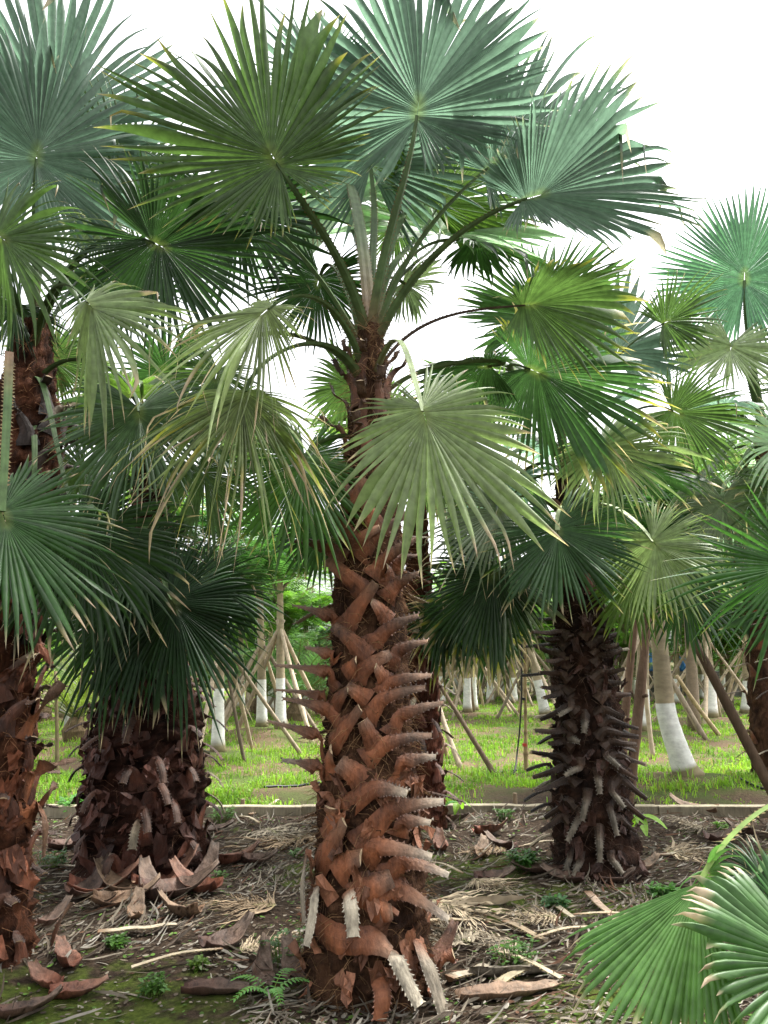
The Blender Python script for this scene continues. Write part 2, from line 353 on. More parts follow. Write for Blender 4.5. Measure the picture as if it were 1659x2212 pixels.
class Palm:
    def __init__(s, loc, label, prof, lean=(0, 0), group="fan palms in the planting bed"):
        s.loc = np.array([loc[0], loc[1], float(gz(loc[0], loc[1]))-0.03])
        s.prof = np.array(prof, float); s.lean = np.array(lean, float)
        s.root = empty("fan_palm", s.loc, label, "palm tree", group); s.nb = 0; s.seed = int(abs(loc[0]*1000)+loc[1]*77) % 9999
        s.rg = np.random.default_rng(s.seed)
    def rad(s, z): return np.interp(z, s.prof[:, 0], s.prof[:, 1])
    def axis(s, z):
        z = np.asarray(z, float); q = z/s.prof[-1, 0]
        return np.stack([s.loc[0]+s.lean[0]*q*q, s.loc[1]+s.lean[1]*q*q, s.loc[2]+z], -1)
    @property
    def top(s): return s.axis(s.prof[-1, 0])
    def surf(s, px, py, off=0.0):
        """where the line of sight meets the trunk (nearest approach if it misses)"""
        d = ray(px, py); ts = np.linspace(0.4, 1.6, 400)*s.loc[1]
        P = CAM + d*ts[:, None]; z = np.clip(P[:, 2]-s.loc[2], 0, s.prof[-1, 0])
        A = s.axis(z); D = np.hypot(P[:, 0]-A[:, 0], P[:, 1]-A[:, 1]) - (s.rad(z)+off)
        h = np.where(D < 0)[0]
        return P[h[0]] if len(h) else P[np.argmin(D)]
    def trunk(s, c1, c2, lump=0.09, nz=150, na=64, fibres=900, fcol=(0.13, 0.08, 0.045)):
        rg = s.rg; zs = np.linspace(-0.05, s.prof[-1, 0], nz); th = np.linspace(0, 2*np.pi, na, endpoint=False)
        Z, T = np.meshgrid(zs, th, indexing='ij'); r = s.rad(Z)
        ph = rg.random(8)*6
        w = (np.sin(T*3+Z*9+ph[0])*np.sin(Z*21+T*2+ph[1]) + 0.8*np.sin(T*8-Z*26+ph[2])*np.sin(T*5+Z*33+ph[3])
             + 0.5*np.sin(T*13+Z*55+ph[4])*np.cos(Z*71-T*9+ph[5]))
        rr = r*(1+lump*w+0.03*rg.normal(size=r.shape))
        A = s.axis(Z); V = np.stack([A[..., 0]+rr*np.cos(T), A[..., 1]+rr*np.sin(T), A[..., 2]], -1).reshape(-1, 3)
        i, j = np.meshgrid(np.arange(nz-1), np.arange(na), indexing='ij')
        F = np.stack([i*na+j, i*na+(j+1) % na, (i+1)*na+(j+1) % na, (i+1)*na+j], -1).reshape(-1, 4)
        f = np.clip(0.5+0.33*np.sin(T*4+Z*6+ph[6])*np.sin(Z*11+ph[7])+0.2*rg.normal(size=r.shape), 0, 1).reshape(-1, 1)
        c = np.array(c1)*(1-f)+np.array(c2)*f
        build("trunk", V, F, M_FIBRE, s.root, c, True, origin=s.loc)
        # loose hairy fibre between the leaf bases
        if fibres:
            z = rg.random(fibres)*s.prof[-1, 0]; t = rg.random(fibres)*2*np.pi
            out_ = np.stack([np.cos(t), np.sin(t), 0*t], -1); tan_ = np.stack([-np.sin(t), np.cos(t), 0*t], -1)
            p = s.axis(z) + out_*(s.rad(z)*0.99)[:, None]
            sgn = rg.choice([-1, 1], fibres)[:, None]
            d1 = tan_*sgn*(0.35+0.5*rg.random((fibres, 1))) + np.array([0, 0, 1])*rg.normal(0.1, 0.6, (fibres, 1)) + out_*0.25
            d1 = unit(d1); L = (0.05+0.11*rg.random(fibres))[:, None]; wd = np.cross(d1, out_)*0.0016
            p1 = p + d1*L*0.5 + out_*0.012; p2 = p1 + unit(d1 + out_*0.5 + np.array([0, 0, -0.7]))*L*0.5
            Vf = np.stack([p-wd, p+wd, p1+wd*0.8, p1-wd*0.8, p2+wd*0.3, p2-wd*0.3], 1).reshape(-1, 3)
            b = np.arange(fibres)[:, None]*6
            Ff = np.concatenate([b+np.array([[0, 1, 2, 3]]), b+np.array([[3, 2, 4, 5]])])
            cf = np.repeat(np.array(fcol)*(0.4+1.3*rg.random((fibres, 1))), 6, 0)
            o = build("fibre", Vf, Ff, M_FIBRE, s.root, cf, origin=s.loc); o["kind"] = "stuff"
    def boot(s, pts, wid, cols, thorn=(0.5, 1.0), tang=None, thick=0.20, outs=None, ragged=False):
        """old leaf base: a curved trough clasping the trunk that ends in a cut, toothed stub"""
        rg = s.rg; k = 17; P = polyline(pts, k); T = unit(np.gradient(P, axis=0)); u = np.linspace(0, 1, k)
        W = np.interp(u, np.linspace(0, 1, len(wid)), wid); Cc = np.stack([np.interp(u, np.linspace(0, 1, len(cols)), np.array(cols)[:, i]) for i in range(3)], -1)
        V = []; C = []; sides = []; ns = []
        prof = [(-1, -0.10), (-0.55, 0.16), (0, 0.26), (0.55, 0.16), (1, -0.10), (0.5, -0.12), (0, -0.06), (-0.5, -0.12)]
        for i in range(k):
            A = s.axis(np.clip(P[i][2]-s.loc[2], 0, s.prof[-1, 0])); ro = P[i]-A; ro[2] = 0; ro = unit(ro)
            n_ = ro*(1-u[i]*0.55) + np.array([0, 0, 0.9])*u[i]*0.55*(1 if T[i][2] > -0.55 else 0.1)
            n_ = unit(n_ - T[i]*np.dot(n_, T[i])); sd_ = np.cross(T[i], n_)
            if sides and np.dot(sd_, sides[-1]) < 0: pass
            sides.append(sd_); ns.append(n_)
            wj = W[i]*(1+0.05*rg.normal())
            for x, y in prof:
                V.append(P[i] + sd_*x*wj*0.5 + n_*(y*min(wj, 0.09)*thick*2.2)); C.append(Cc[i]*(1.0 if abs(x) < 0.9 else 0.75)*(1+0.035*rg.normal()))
        m = len(prof)
        F = [(i*m+j, i*m+(j+1) % m, (i+1)*m+(j+1) % m, (i+1)*m+j) for i in range(k-1) for j in range(m)]
        F.append(tuple(range(m))[::-1])
        mb = MB(); mb.add(V, F, np.array(C))
        endc = np.array([0.34, 0.25, 0.15]) if not ragged else np.array(cols[-1])
        mb.add(V[-m:], [tuple(range(m))], endc)
        if thorn:
            L = np.sum(np.linalg.norm(np.diff(P, axis=0), axis=1))*(thorn[1]-thorn[0]); nt_ = max(3, int(L/0.017))
            for q in np.linspace(*thorn, nt_):
                x = min(q*(k-1), k-1.001); i = int(x); f = x-i
                p = P[i]*(1-f)+P[i+1]*f; ww = (W[i]*(1-f)+W[i+1]*f)*0.5
                for sg in (-1, 1):
                    e = 0.0085*(0.7+0.6*rg.random()); b = p + sides[i]*sg*ww*0.97 - ns[i]*0.004
                    tip = b + sides[i]*sg*e*1.1 + ns[i]*e*0.7 + T[i]*e*0.5
                    mb.add([b-T[i]*e*0.8-ns[i]*.002, b+T[i]*e*0.8-ns[i]*.002, tip, b+ns[i]*.004], [(0, 1, 2), (1, 3, 2), (3, 0, 2)], Cc[i]*0.9+0.04)
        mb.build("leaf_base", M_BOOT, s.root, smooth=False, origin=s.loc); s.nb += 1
    def auto_boots(s, n, z0, z1, L=(0.14, 0.24), pit=(10, -40), wid=(0.13, 0.07, 0.045), rust=(0.17, 0.055, 0.022), stub=(0.09, 0.05, 0.03), pale=0.25, az=None, slant=0.5, tip=0.6, thick=.25):
        rg = s.rg
        for i in range(n):
            q = (i+0.5)/n; z = z0+(z1-z0)*q + rg.normal(0, 0.02)
            th = i*2.39996 + rg.normal(0, 0.25) if az is None else az[0]+(az[1]-az[0])*rg.random()
            sl = slant*(1 if i % 2 else -1)*(0.7+0.5*rg.random())
            pitch = math.radians(pit[1]+(pit[0]-pit[1])*q + rg.normal(0, 9)); l = rg.uniform(*L)
            def sp(zz, t, off):
                A = s.axis(zz); r = s.rad(zz)+off; return np.array([A[0]+r*math.cos(t), A[1]+r*math.sin(t), A[2]])
            h = 0.14; rz = max(s.rad(z), 0.06)
            p0 = sp(max(z-h, 0.0), th-sl*0.12/rz*0.5, 0.008); p1 = sp(z-h*0.35, th-sl*0.03/rz, 0.022); p2 = sp(z+0.02, th+sl*0.10/rz*0.3, 0.05)
            o = np.array([math.cos(th+sl*0.5), math.sin(th+sl*0.5), 0])
            p3 = p2 + l*0.5*(o*math.cos(pitch*0.5)+np.array([0, 0, math.sin(pitch*0.5)])); p4 = p3 + l*0.5*(o*math.cos(pitch)+np.array([0, 0, math.sin(pitch)]))
            k = 0.7+0.6*rg.random(); ru = np.array(rust)*k; st = np.array(stub)*(0.6+0.8*rg.random())
            if rg.random() < pale: st = np.array([0.30, 0.25, 0.17])*(0.6+0.6*rg.random())
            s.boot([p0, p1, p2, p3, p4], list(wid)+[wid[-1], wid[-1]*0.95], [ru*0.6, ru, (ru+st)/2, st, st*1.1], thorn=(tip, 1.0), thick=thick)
    def frond(s, hub, tip, nref=None, roll=0, attach=None, w=(0.060, 0.030), bow=0.45, pcol=(0.070, 0.115, 0.040), pet=True, up=None, thorns=True, **kw):
        s.seed += 17
        hub = np.asarray(hub, float); tip = np.asarray(tip, float); a = unit(tip-hub)
        n = unit(CAM-hub) if nref is None else np.asarray(nref, float)
        n = unit(n-a*np.dot(n, a))
        if roll: n = n*math.cos(math.radians(roll)) + np.cross(a, n)*math.sin(math.radians(roll))
        V, F, C = fan(hub, tip, n, seed=s.seed, **kw)
        o = build("frond", V, F, M_FROND_FLARE if kw.get('green') in ('teal', 'pale') else M_FROND, s.root, C, origin=s.loc)
        if pet:
            st = s.top if attach is None else np.asarray(attach, float)
            d = hub-st; L = np.linalg.norm(d)
            u = unit(np.array([d[0]*0.45, d[1]*0.45, 0])+np.array([0, 0, L])) if up is None else unit(np.asarray(up, float))
            P = bez(st, st+u*L*bow, hub-a*L*0.33, hub + a*0.02, 22)
            petiole_mesh(P, w[0]*1.25, w[1], pcol, thorns, s.seed).build("petiole", M_PET, o, origin=s.loc)
        return o
    def auto_crown(s, n, Rr=(0.6, 0.85), Lp=(0.5, 0.9), el=(75, -45), greens=('mid', 'teal', 'dark'), az0=0.0, nseg=40, skip=None, top=None, span=300, **kw):
        rg = s.rg; top = s.top if top is None else np.asarray(top)
        for i in range(n):
            q = (i+0.5)/n; az = az0+i*2.39996+rg.normal(0, 0.15); e = math.radians(el[0]+(el[1]-el[0])*q+rg.normal(0, 6))
            if skip and skip(az, e): continue
            h = np.array([math.cos(az), math.sin(az), 0]); L = rg.uniform(*Lp); r = rg.uniform(*Rr)
            hub = top + L*(h*math.cos(e)+np.array([0, 0, math.sin(e)]))
            e2 = e-math.radians(18+22*rg.random()); a = h*math.cos(e2)+np.array([0, 0, math.sin(e2)])
            nn = -h*math.sin(e2)+np.array([0, 0, math.cos(e2)]) + rg.normal(0, 0.15, 3)
            k = dict(span=span+rg.uniform(-30, 20), nseg=nseg, fold=rg.uniform(-0.05, 0.3), droop=0.15+0.25*q, sag=0.35+0.4*q, split=0.5+0.08*rg.random(), kink=0.03+0.06*q, dry=0.2+0.5*q, yel=0.25, green=greens[i % len(greens)], K=10)
            k.update(kw)
            s.frond(hub, hub+a*r, nn, attach=top-np.array([0, 0, 0.10*q]), thorns=False, **k)

# ------------------------------------------------------------------ ground
W_TREES = [  # px, py of the base; px, py where the stem leaves the view; trunk radius
 (470, 1640, 478, 1380, .095), (565, 1594, 563, 1330, .10), (606, 1598, 603, 1290, .10), (1487, 1695, 1412, 1330, .165), (1388, 1592, 1388, 1380, .15),
 (1180, 1556, 1128, 1340, .125), (1010, 1548, 1008, 1360, .11), (1024, 1534, 1020, 1350, .12), (1450, 1590, 1438, 1360, .0), (1538, 1560, 1526, 1380, .13),
 (955, 1520, 955, 1340, .12), (1058, 1518, 1060, 1340, .12), (1085, 1505, 1082, 1340, .12), (1110, 1520, 1104, 1340, .13), (1215, 1510, 1216, 1340, .12),
 (1345, 1515, 1350, 1340, .13), (1462, 1520, 1462, 1340, .12), (1495, 1532, 1490, 1340, .12), (1560, 1515, 1562, 1340, .12), (1610, 1540, 1612, 1340, .13),
 (985, 1500, 985, 1330, .12), (1150, 1496, 1150, 1340, .12), (1325, 1496, 1328, 1340, .12), (520, 1530, 520, 1340, .12), (140, 1560, 140, 1330, .13),
 (1640, 1510, 1640, 1340, .12), (940, 1505, 941, 1340, .11), (1000, 1496, 999, 1340, .11), (1040, 1503, 1042, 1340, .12), (1072, 1494, 1071, 1340, .11), (1132, 1506, 1130, 1340, .12), (1166, 1512, 1163, 1340, .11), (1238, 1502, 1238, 1340, .12), (1368, 1508, 1369, 1340, .11), (1440, 1503, 1441, 1340, .12), (1478, 1500, 1478, 1340, .11), (1515, 1512, 1513, 1340, .12), (1585, 1503, 1586, 1340, .11), (1626, 1524, 1624, 1340, .12), (585, 1535, 585, 1340, .10), (660, 1540, 660, 1340, .11)]
W_TREES = [t for t in W_TREES if t[4] > 0]
for (px, py, _, _, r) in W_TREES:
    g = on_ground(px, py)
    if g[1] < 22: MOUNDS.append((g[0], g[1], 0.75 if g[1] < 14 else 1.0, 0.13))
MOUNDS.append((1.6, 8.6, 1.1, 0.10)); MOUNDS.append((-0.9, 8.9, 0.8, 0.08))

def build_ground():
    a = np.linspace(-1, 1, 261); xs = np.sign(a)*(np.abs(a)*14 + (np.abs(a)**6)*400)
    b = np.linspace(0, 1, 300); ys = -8 + b*42 + b**7*500
    X, Y = np.meshgrid(xs, ys, indexing='ij'); Z = gz(X, Y)
    V = np.stack([X, Y, Z], -1).reshape(-1, 3); ny = len(ys)
    i, j = np.meshgrid(np.arange(len(xs)-1), np.arange(ny-1), indexing='ij')
    F = np.stack([i*ny+j, (i+1)*ny+j, (i+1)*ny+j+1, i*ny+j+1], -1).reshape(-1, 4)
    tag(build("ground", V, F, ground_material(), smooth=True), kind="structure")
build_ground()

# timber edging along the far side of the palm bed
def edging():
    root = empty("edging_board", (0, 7.95, 0), "long pale timber board edging the far side of the palm bed", "edging")
    mb = MB(); rg = np.random.default_rng(3)
    xs = np.linspace(-5.2, 5.6, 60); zt = 0.100+0.004*np.sin(xs*1.3)+0.003*rg.normal(size=60)
    for x0, x1 in ((0, 24), (24, 43), (43, 60)):
        X = xs[x0:x1+1] if x1 < 60 else xs[x0:]; X = X.copy(); X[0] += 0.006; Zt = np.interp(X, xs, zt); yo = rg.normal(0, 0.01)
        prof = [(-0.05, -0.13), (-0.05, 0), (-0.044, 0.006), (0.044, 0.006), (0.05, 0), (0.05, -0.13)]
        V = [(x, 7.95+yo+p, z+q) for x, z in zip(X, Zt) for p, q in prof]; m = 6; k = len(X)
        F = [(i*m+j, (i+1)*m+j, (i+1)*m+(j+1) % m, i*m+(j+1) % m) for i in range(k-1) for j in range(m)]+[tuple(range(m)), tuple((k-1)*m+j for j in range(m))[::-1]]
        c = np.array([0.27, 0.235, 0.165])*(0.85+0.3*rg.random())*(0.9+0.2*rg.random((len(V), 1)))
        mb.add(V, F, c)
    o = mb.build("board", M_WOOD, root, origin=(0, 7.95, 0))
    for i, x in enumerate((-4.2, -1.4, 1.3, 4.1)):
        m2 = MB(); tube(m2, [(x, 8.03, gz(x, 8.03)-0.1), (x, 8.03, gz(x, 8.03)+0.13)], 0.022, (0.2, 0.15, 0.1)); m2.build("peg", M_WOOD, root, origin=(0, 7.95, 0))
edging()

# ------------------------------------------------------------------ the central palm
UPV = np.array([0, 0, 1.0])
P1 = Palm((-0.075, 3.95), "central fan palm with rust-red crisscross leaf bases in front of all others",
          [(0, .30), (.25, .285), (.6, .25), (.95, .225), (1.35, .20), (1.8, .178), (2.2, .155), (2.6, .12), (2.95, .09), (3.3, .065)])
P1.trunk((0.018, 0.009, 0.006), (0.085, 0.042, 0.022), 0.05, 190, 80, 3600, (0.17, 0.10, 0.05))
RUST = np.array([0.190, 0.066, 0.027]); BRN = np.array([0.100, 0.056, 0.034]); GRY = np.array([0.32, 0.27, 0.20]); PALE = np.array([0.46, 0.40, 0.30])
def c1(p): return (567+p[0]*.2808, 1026+p[1]*.2808)
def c2(p): return (567+p[0]*.2797, 1593+p[1]*.2797)
def boot_px(conv, pts, kind='stub', wid=None, col=None, tipY=None):
    pts = [tuple(p) for p in pts]
    if kind != 'band' and len(pts) > 2 and pts[-1][0] < pts[0][0]: pts[-1] = (pts[-1][0]-60, pts[-1][1]-12)
    q = [conv(p) for p in pts]; n = len(q)
    if kind == 'band':      # stays on the trunk
        W3 = [P1.surf(*p, off=0.012+0.022*i) for i, p in enumerate(q)]
        if n == 2: W3 = [W3[0], (W3[0]+W3[1])/2 + unit(W3[0]-P1.axis(1.5))*0.008*np.array([1, 1, 0]), W3[1]]
        wid = wid or (.115, .074, .058); col = col or [RUST*.75, RUST, BRN*1.3]; P1.boot(W3, wid, col, thorn=None)
    else:
        W3 = [P1.surf(*q[0], off=0.008), P1.surf(*((np.array(q[0])*.5+np.array(q[1])*.5)), off=0.022), P1.surf(*q[1], off=0.045)]
        y = W3[-1][1]
        for j, p in enumerate(q[2:]): W3.append(at(*p, (tipY if tipY else y-0.03*(j+1))))
        if n == 2: pass
        if len(q) >= 3:   # a point half way along the stub keeps the bend where it is in the photograph
            m = 0.5*(W3[2]+W3[3]) + UPV*0.008; W3.insert(3, m)
        wid = wid or (.125, .080, .064, .050, .044); col = col or [RUST*.7, RUST, RUST*.8, BRN, BRN*1.25]
        P1.boot(W3, wid, col, thorn=(0.5, 1.0))
k_ = lambda: 0.75+0.5*P1.rg.random()
for pts in [[(740,560),(560,330),(385,240)], [(620,690),(490,570),(290,520)], [(640,660),(520,560),(350,495)], [(600,1170),(520,1090),(295,1015)],
            [(570,1430),(520,1390),(390,1340)], [(565,1660),(500,1520),(160,1475)], [(520,1790),(460,1705),(165,1665)], [(620,1920),(480,1800),(215,1730)],
            [(470,2200),(440,2020),(105,1905)], [(840,790),(950,640),(1200,480)], [(1000,740),(1060,660),(1210,615)], [(940,960),(1030,850),(1200,750)],
            [(830,1320),(960,1190),(1200,1080)], [(970,1490),(1050,1350),(1270,1275)], [(890,1690),(1000,1590),(1300,1540)], [(790,1890),(930,1720),(1250,1630)],
            [(980,2010),(1070,1850),(1390,1750)], [(780,2200),(970,2060),(1300,2000)], [(740,650),(860,480),(1130,290)]]:
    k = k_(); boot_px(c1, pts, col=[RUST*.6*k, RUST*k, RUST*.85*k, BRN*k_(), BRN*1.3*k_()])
for pts in [[(770,890),(640,770),(500,650)], [(810,1410),(680,1270),(545,1160)], [(640,1170),(760,980),(870,830)], [(975,1130),(910,1040),(840,965)], [(700,1600),(810,1470),(985,1370)],
            [(960,1600),(920,1540),(870,1465)], [(820,1735),(740,1680),(650,1620)], [(540,1790),(600,1710),(660,1640)], [(530,2090),(640,1940),(750,1790)], [(880,2110),(820,1990),(770,1890)],
            [(620,250),(700,180),(780,20)], [(740,240),(660,150),(590,60)], [(880,400),(830,300),(790,200)], [(700,560),(760,480),(900,400)], [(640,1540),(690,1480),(720,1420)], [(975,850),(970,760),(960,700)]]:
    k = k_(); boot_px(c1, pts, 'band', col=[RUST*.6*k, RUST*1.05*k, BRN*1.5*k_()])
for pts in [[(560,590),(860,400),(1120,430)], [(720,850),(1000,560),(1400,490)], [(1040,390),(1090,200),(1340,145)], [(780,960),(900,845),(1310,920)], [(930,1100),(1100,955),(1440,1060)],
            [(820,1310),(1050,1175),(1440,1400)], [(1040,760),(1090,660),(1300,655)], [(470,330),(440,240),(210,185)]]:
    k = k_(); boot_px(c2, pts, col=[RUST*.6*k, RUST*1.1*k, RUST*.9*k, BRN*1.4*k_(), GRY*.7*k_()], wid=(.15, .10, .08, .055, .048))
for pts in [[(840,400),(700,270),(590,190)], [(540,330),(520,200),(530,90)], [(430,1010),(520,830),(630,640)], [(700,1260),(850,1150),(1000,1080)], [(560,1060),(640,980),(760,920)], [(500,800),(540,640),(520,540)], [(840,1400),(920,1350),(1000,1330)]]:
    k = k_(); boot_px(c2, pts, 'band', wid=(.15, .10, .085), col=[RUST*.7*k, RUST*1.25*k, BRN*1.5*k_()])
def hang(pts, wid=.055, col=PALE, c0=RUST):
    q = [c2(p) for p in pts]; y = P1.surf(*q[0], off=0.06)[1]
    W3 = [P1.surf(*q[0], off=0.03)] + [at(*p, y-0.02*(i+1)) for i, p in enumerate(q[1:])]
    P1.boot(W3, (wid*1.2, wid, wid, wid*.8), [c0, col, col*.9, col], thorn=(0.25, 1.0))
hang([(425,1090),(400,1230),(375,1420),(335,1610)]); hang([(655,1190),(680,1300),(700,1540)], .062); hang([(345,880),(315,1050),(305,1200),(318,1430)], .05, GRY*.8)
P1.boot([P1.surf(*c2((400,1460)), off=.02), P1.surf(*c2((600,1560)), off=.045), P1.surf(*c2((840,1570)), off=.06), P1.surf(*c2((990,1660)), off=.09)], (.13, .12, .11, .06), [RUST*.6, RUST*1.1, RUST*.7, BRN*2], thorn=None)
hang([(1000,1650),(1040,1720),(1120,1890),(1215,2070)], .062, PALE, BRN*2)
hang([(1200,1570),(1270,1740),(1340,1920),(1420,2200)], .075, GRY*.7, RUST*1.1)
hang([(1320,1840),(1390,1740),(1475,1670)], .07, RUST*.8, RUST); hang([(900,1860),(930,2000),(905,2190)], .07, RUST*.8, RUST)
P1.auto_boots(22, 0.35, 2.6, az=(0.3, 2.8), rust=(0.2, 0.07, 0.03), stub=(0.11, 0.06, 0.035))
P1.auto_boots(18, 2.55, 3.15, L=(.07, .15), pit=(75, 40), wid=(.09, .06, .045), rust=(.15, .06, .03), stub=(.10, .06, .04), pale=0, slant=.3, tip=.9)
# torn sheath scraps and dry shreds on the lower trunk
def scraps(palm, n, zr, col, az=(-2.9, -0.2), size=(0.05, 0.13)):
    mb = MB(); rg = palm.rg
    for i in range(n):
        z = rg.uniform(*zr); t = rg.uniform(*az); A = palm.axis(z); r = palm.rad(z)+0.012
        o = np.array([math.cos(t), math.sin(t), 0]); p = np.array([A[0], A[1], A[2]])+o*r; tn = np.array([-math.sin(t), math.cos(t), 0])
        u = unit(tn*rg.normal(0, .6)+UPV*rg.choice([-1, 1])+o*0.12); v = np.cross(u, o); L = rg.uniform(*size); w_ = L*rg.uniform(.3, .7); k = 5
        V = []
        for a in range(k):
            for b in (-1, -.3, .35, 1):
                V.append(p + u*L*a/(k-1)*(1+0.2*rg.normal()) + v*b*w_*.5*(1+.15*rg.normal()) + o*(0.03*(a/(k-1))**2*rg.uniform(.2, 1.8)+.012*rg.random()))
        F = [(a*4+b, a*4+b+1, a*4+b+5, a*4+b+4) for a in range(k-1) for b in range(3)]
        mb.add(V, F, np.array(col)*(0.5+rg.random()))
    o = mb.build("sheath_scrap", M_BOOT, palm.root, origin=palm.loc); o["kind"] = "stuff"
scraps(P1, 60, (0.1, 1.0), (0.20, 0.085, 0.045)); 

A1 = lambda z: P1.axis(z)
def F1(h, t, z=3.2, **kw): return P1.frond(at(*h), at(*t), attach=A1(z), **kw)
# upright fronds against the sky
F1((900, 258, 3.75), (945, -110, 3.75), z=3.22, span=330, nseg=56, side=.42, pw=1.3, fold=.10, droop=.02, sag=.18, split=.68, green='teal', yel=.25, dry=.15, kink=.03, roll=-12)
F1((603, 360, 3.45), (400, 40, 3.45), z=3.15, span=335, nseg=56, side=.36, pw=1.2, fold=.12, droop=.04, sag=.2, split=.64, green='mid', yel=.6, dry=.2, kink=.03, roll=10)
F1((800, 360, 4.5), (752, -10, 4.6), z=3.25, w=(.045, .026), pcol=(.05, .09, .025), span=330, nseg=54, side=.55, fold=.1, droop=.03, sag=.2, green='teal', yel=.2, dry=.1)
F1((940, 455, 4.8), (1080, 200, 5.0), z=3.2, span=250, nseg=44, side=.45, fold=.3, droop=.05, sag=.15, green='bright', yel=.2, dry=.1, roll=20)
F1((950, 505, 4.9), (955, 405, 5.5), z=3.15, w=(.035, .02), pcol=(.05, .08, .03), span=320, nseg=44, side=.8, fold=.2, droop=.1, sag=.3, green='pale', yel=.1, dry=.1)
F1((735, 455, 5.0), (690, 380, 5.6), z=3.15, w=(.030, .018), pcol=(.05, .08, .03), span=320, nseg=40, side=.75, fold=.1, droop=.1, sag=.3, green='pale', dry=.1)
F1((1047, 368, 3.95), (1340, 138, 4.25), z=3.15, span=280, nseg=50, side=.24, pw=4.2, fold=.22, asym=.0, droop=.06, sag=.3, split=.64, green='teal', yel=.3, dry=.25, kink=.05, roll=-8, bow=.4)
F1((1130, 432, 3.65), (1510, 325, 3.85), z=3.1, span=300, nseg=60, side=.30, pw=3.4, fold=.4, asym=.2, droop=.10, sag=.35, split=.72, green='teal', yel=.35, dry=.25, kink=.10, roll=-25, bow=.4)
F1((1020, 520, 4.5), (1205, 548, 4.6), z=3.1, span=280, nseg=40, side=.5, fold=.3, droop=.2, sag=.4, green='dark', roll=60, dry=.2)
F1((1126, 660, 3.85), (1395, 640, 3.95), z=2.95, span=300, nseg=50, side=.34, pw=2.6, fold=.55, droop=.14, sag=.3, split=.68, green='mid', yel=.7, dry=.3, kink=.05, roll=25, bow=.5, w=(.03, .018), pcol=(.10, .075, .06))
F1((870, 610, 4.5), (940, 660, 4.8), z=3.1, span=260, nseg=36, side=.6, fold=.2, droop=.2, sag=.4, green='grey', dry=.2)
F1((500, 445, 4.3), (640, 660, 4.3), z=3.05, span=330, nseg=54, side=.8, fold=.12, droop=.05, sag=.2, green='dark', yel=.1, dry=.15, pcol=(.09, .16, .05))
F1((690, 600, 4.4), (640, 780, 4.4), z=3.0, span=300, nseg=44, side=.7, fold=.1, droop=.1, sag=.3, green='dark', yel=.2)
# the big drooping frond in front
F1((912, 880, 3.05), (1022, 1262, 2.74), z=2.95, span=330, nseg=42, side=.36, pw=2.1, asym=.0, fold=-.22, droop=.08, sag=.32, split=.58, green='sage', yel=.08, dry=.42, kink=.05, roll=0, bow=.5, pcol=(.20, .25, .12), up=(.35, -.75, .75), w=(.030, .022))
# drooping fronds on the left of the trunk
F1((585, 662, 3.25), (335, 880, 2.95), z=2.9, span=320, nseg=50, side=.28, pw=2.2, fold=-.45, droop=.20, sag=.5, split=.36, green=(.19, .24, .10), yel=.45, dry=.8, kink=.14, jitter=1.4, roll=20, bow=.6, w=(.040, .026))
F1((532, 838, 3.3), (415, 1185, 3.05), z=2.85, span=210, nseg=46, side=.55, fold=-.30, droop=.30, sag=.6, split=.26, green='olive', yel=.7, dry=1.3, kink=.18, jitter=1.5, roll=10, bow=.6)
F1((560, 830, 3.4), (520, 1080, 3.2), z=2.85, span=150, nseg=22, side=.75, fold=-.2, droop=.3, sag=.6, split=.2, green='sage', yel=.4, dry=1.4, kink=.18, jitter=1.5, pet=False)
F1((658, 985, 3.8), (618, 1240, 3.6), z=2.6, span=330, nseg=54, side=.46, fold=-.15, droop=.1, sag=.25, split=.66, green=(.05, .125, .02), yel=.6, dry=.15, kink=.04, bow=.4)
F1((1060, 790, 4.6), (880, 800, 4.7), z=2.8, span=260, nseg=44, side=.6, fold=.3, droop=.2, sag=.3, split=.7, green='dark', roll=-50, dry=.1)
F1((760, 830, 4.9), (660, 900, 5.1), z=2.7, span=300, nseg=40, side=.7, fold=.1, droop=.2, sag=.3, green='mid', dry=.3)
F1((700, 1130, 4.4), (680, 1280, 4.4), z=2.4, span=240, nseg=36, side=.7, fold=-.1, droop=.2, sag=.3, green='dark', dry=.3)

# ------------------------------------------------------------------ palm at the left edge
P0 = Palm((-2.09, 4.3), "fan palm at the left edge with torn rust-orange fibrous trunk",
          [(0, .26), (.5, .21), (1.2, .175), (1.9, .165), (2.3, .20), (2.9, .19), (3.2, .13), (3.5, .09)])
P0.trunk((0.014, 0.008, 0.006), (0.09, 0.034, 0.017), 0.10, 170, 64, 1500, (0.2, 0.1, 0.05))
P0.auto_boots(44, 0.15, 1.7, L=(.04, .11), pit=(35, -30), rust=(0.085, 0.030, 0.016), stub=(0.06, 0.033, 0.022), slant=.8, pale=.08)
for q_, w_ in (([(40, 1720), (75, 1665), (120, 1650), (165, 1640)], (.16, .10, .05, .03)), ([(50, 1600), (75, 1550), (105, 1510), (135, 1475)], (.12, .08, .07, .06)), ([(40, 1760), (80, 1745), (98, 1775), (95, 1850)], (.14, .11, .06, .03)), ([(60, 1790), (80, 1750), (110, 1710), (120, 1690)], (.10, .08, .05, .03)), ([(90, 2090), (110, 2040), (130, 1990), (155, 1950)], (.1, .07, .05, .03))):
    a_ = P0.surf(*q_[0], off=.01); P0.boot([a_, P0.surf(*q_[1], off=.04), at(*q_[2], a_[1]), at(*q_[3], a_[1]+.03)], w_, [RUST*.9, RUST*1.1, BRN*1.5, BRN*1.3], thorn=(.6, 1))
P0.auto_boots(46, 1.75, 3.1, L=(.06, .14), pit=(35, 0), rust=(0.045, 0.028, 0.022), stub=(0.06, 0.042, 0.036), pale=.04)
scraps(P0, 90, (0.1, 2.0), (0.15, 0.052, 0.026), size=(.06, .17))
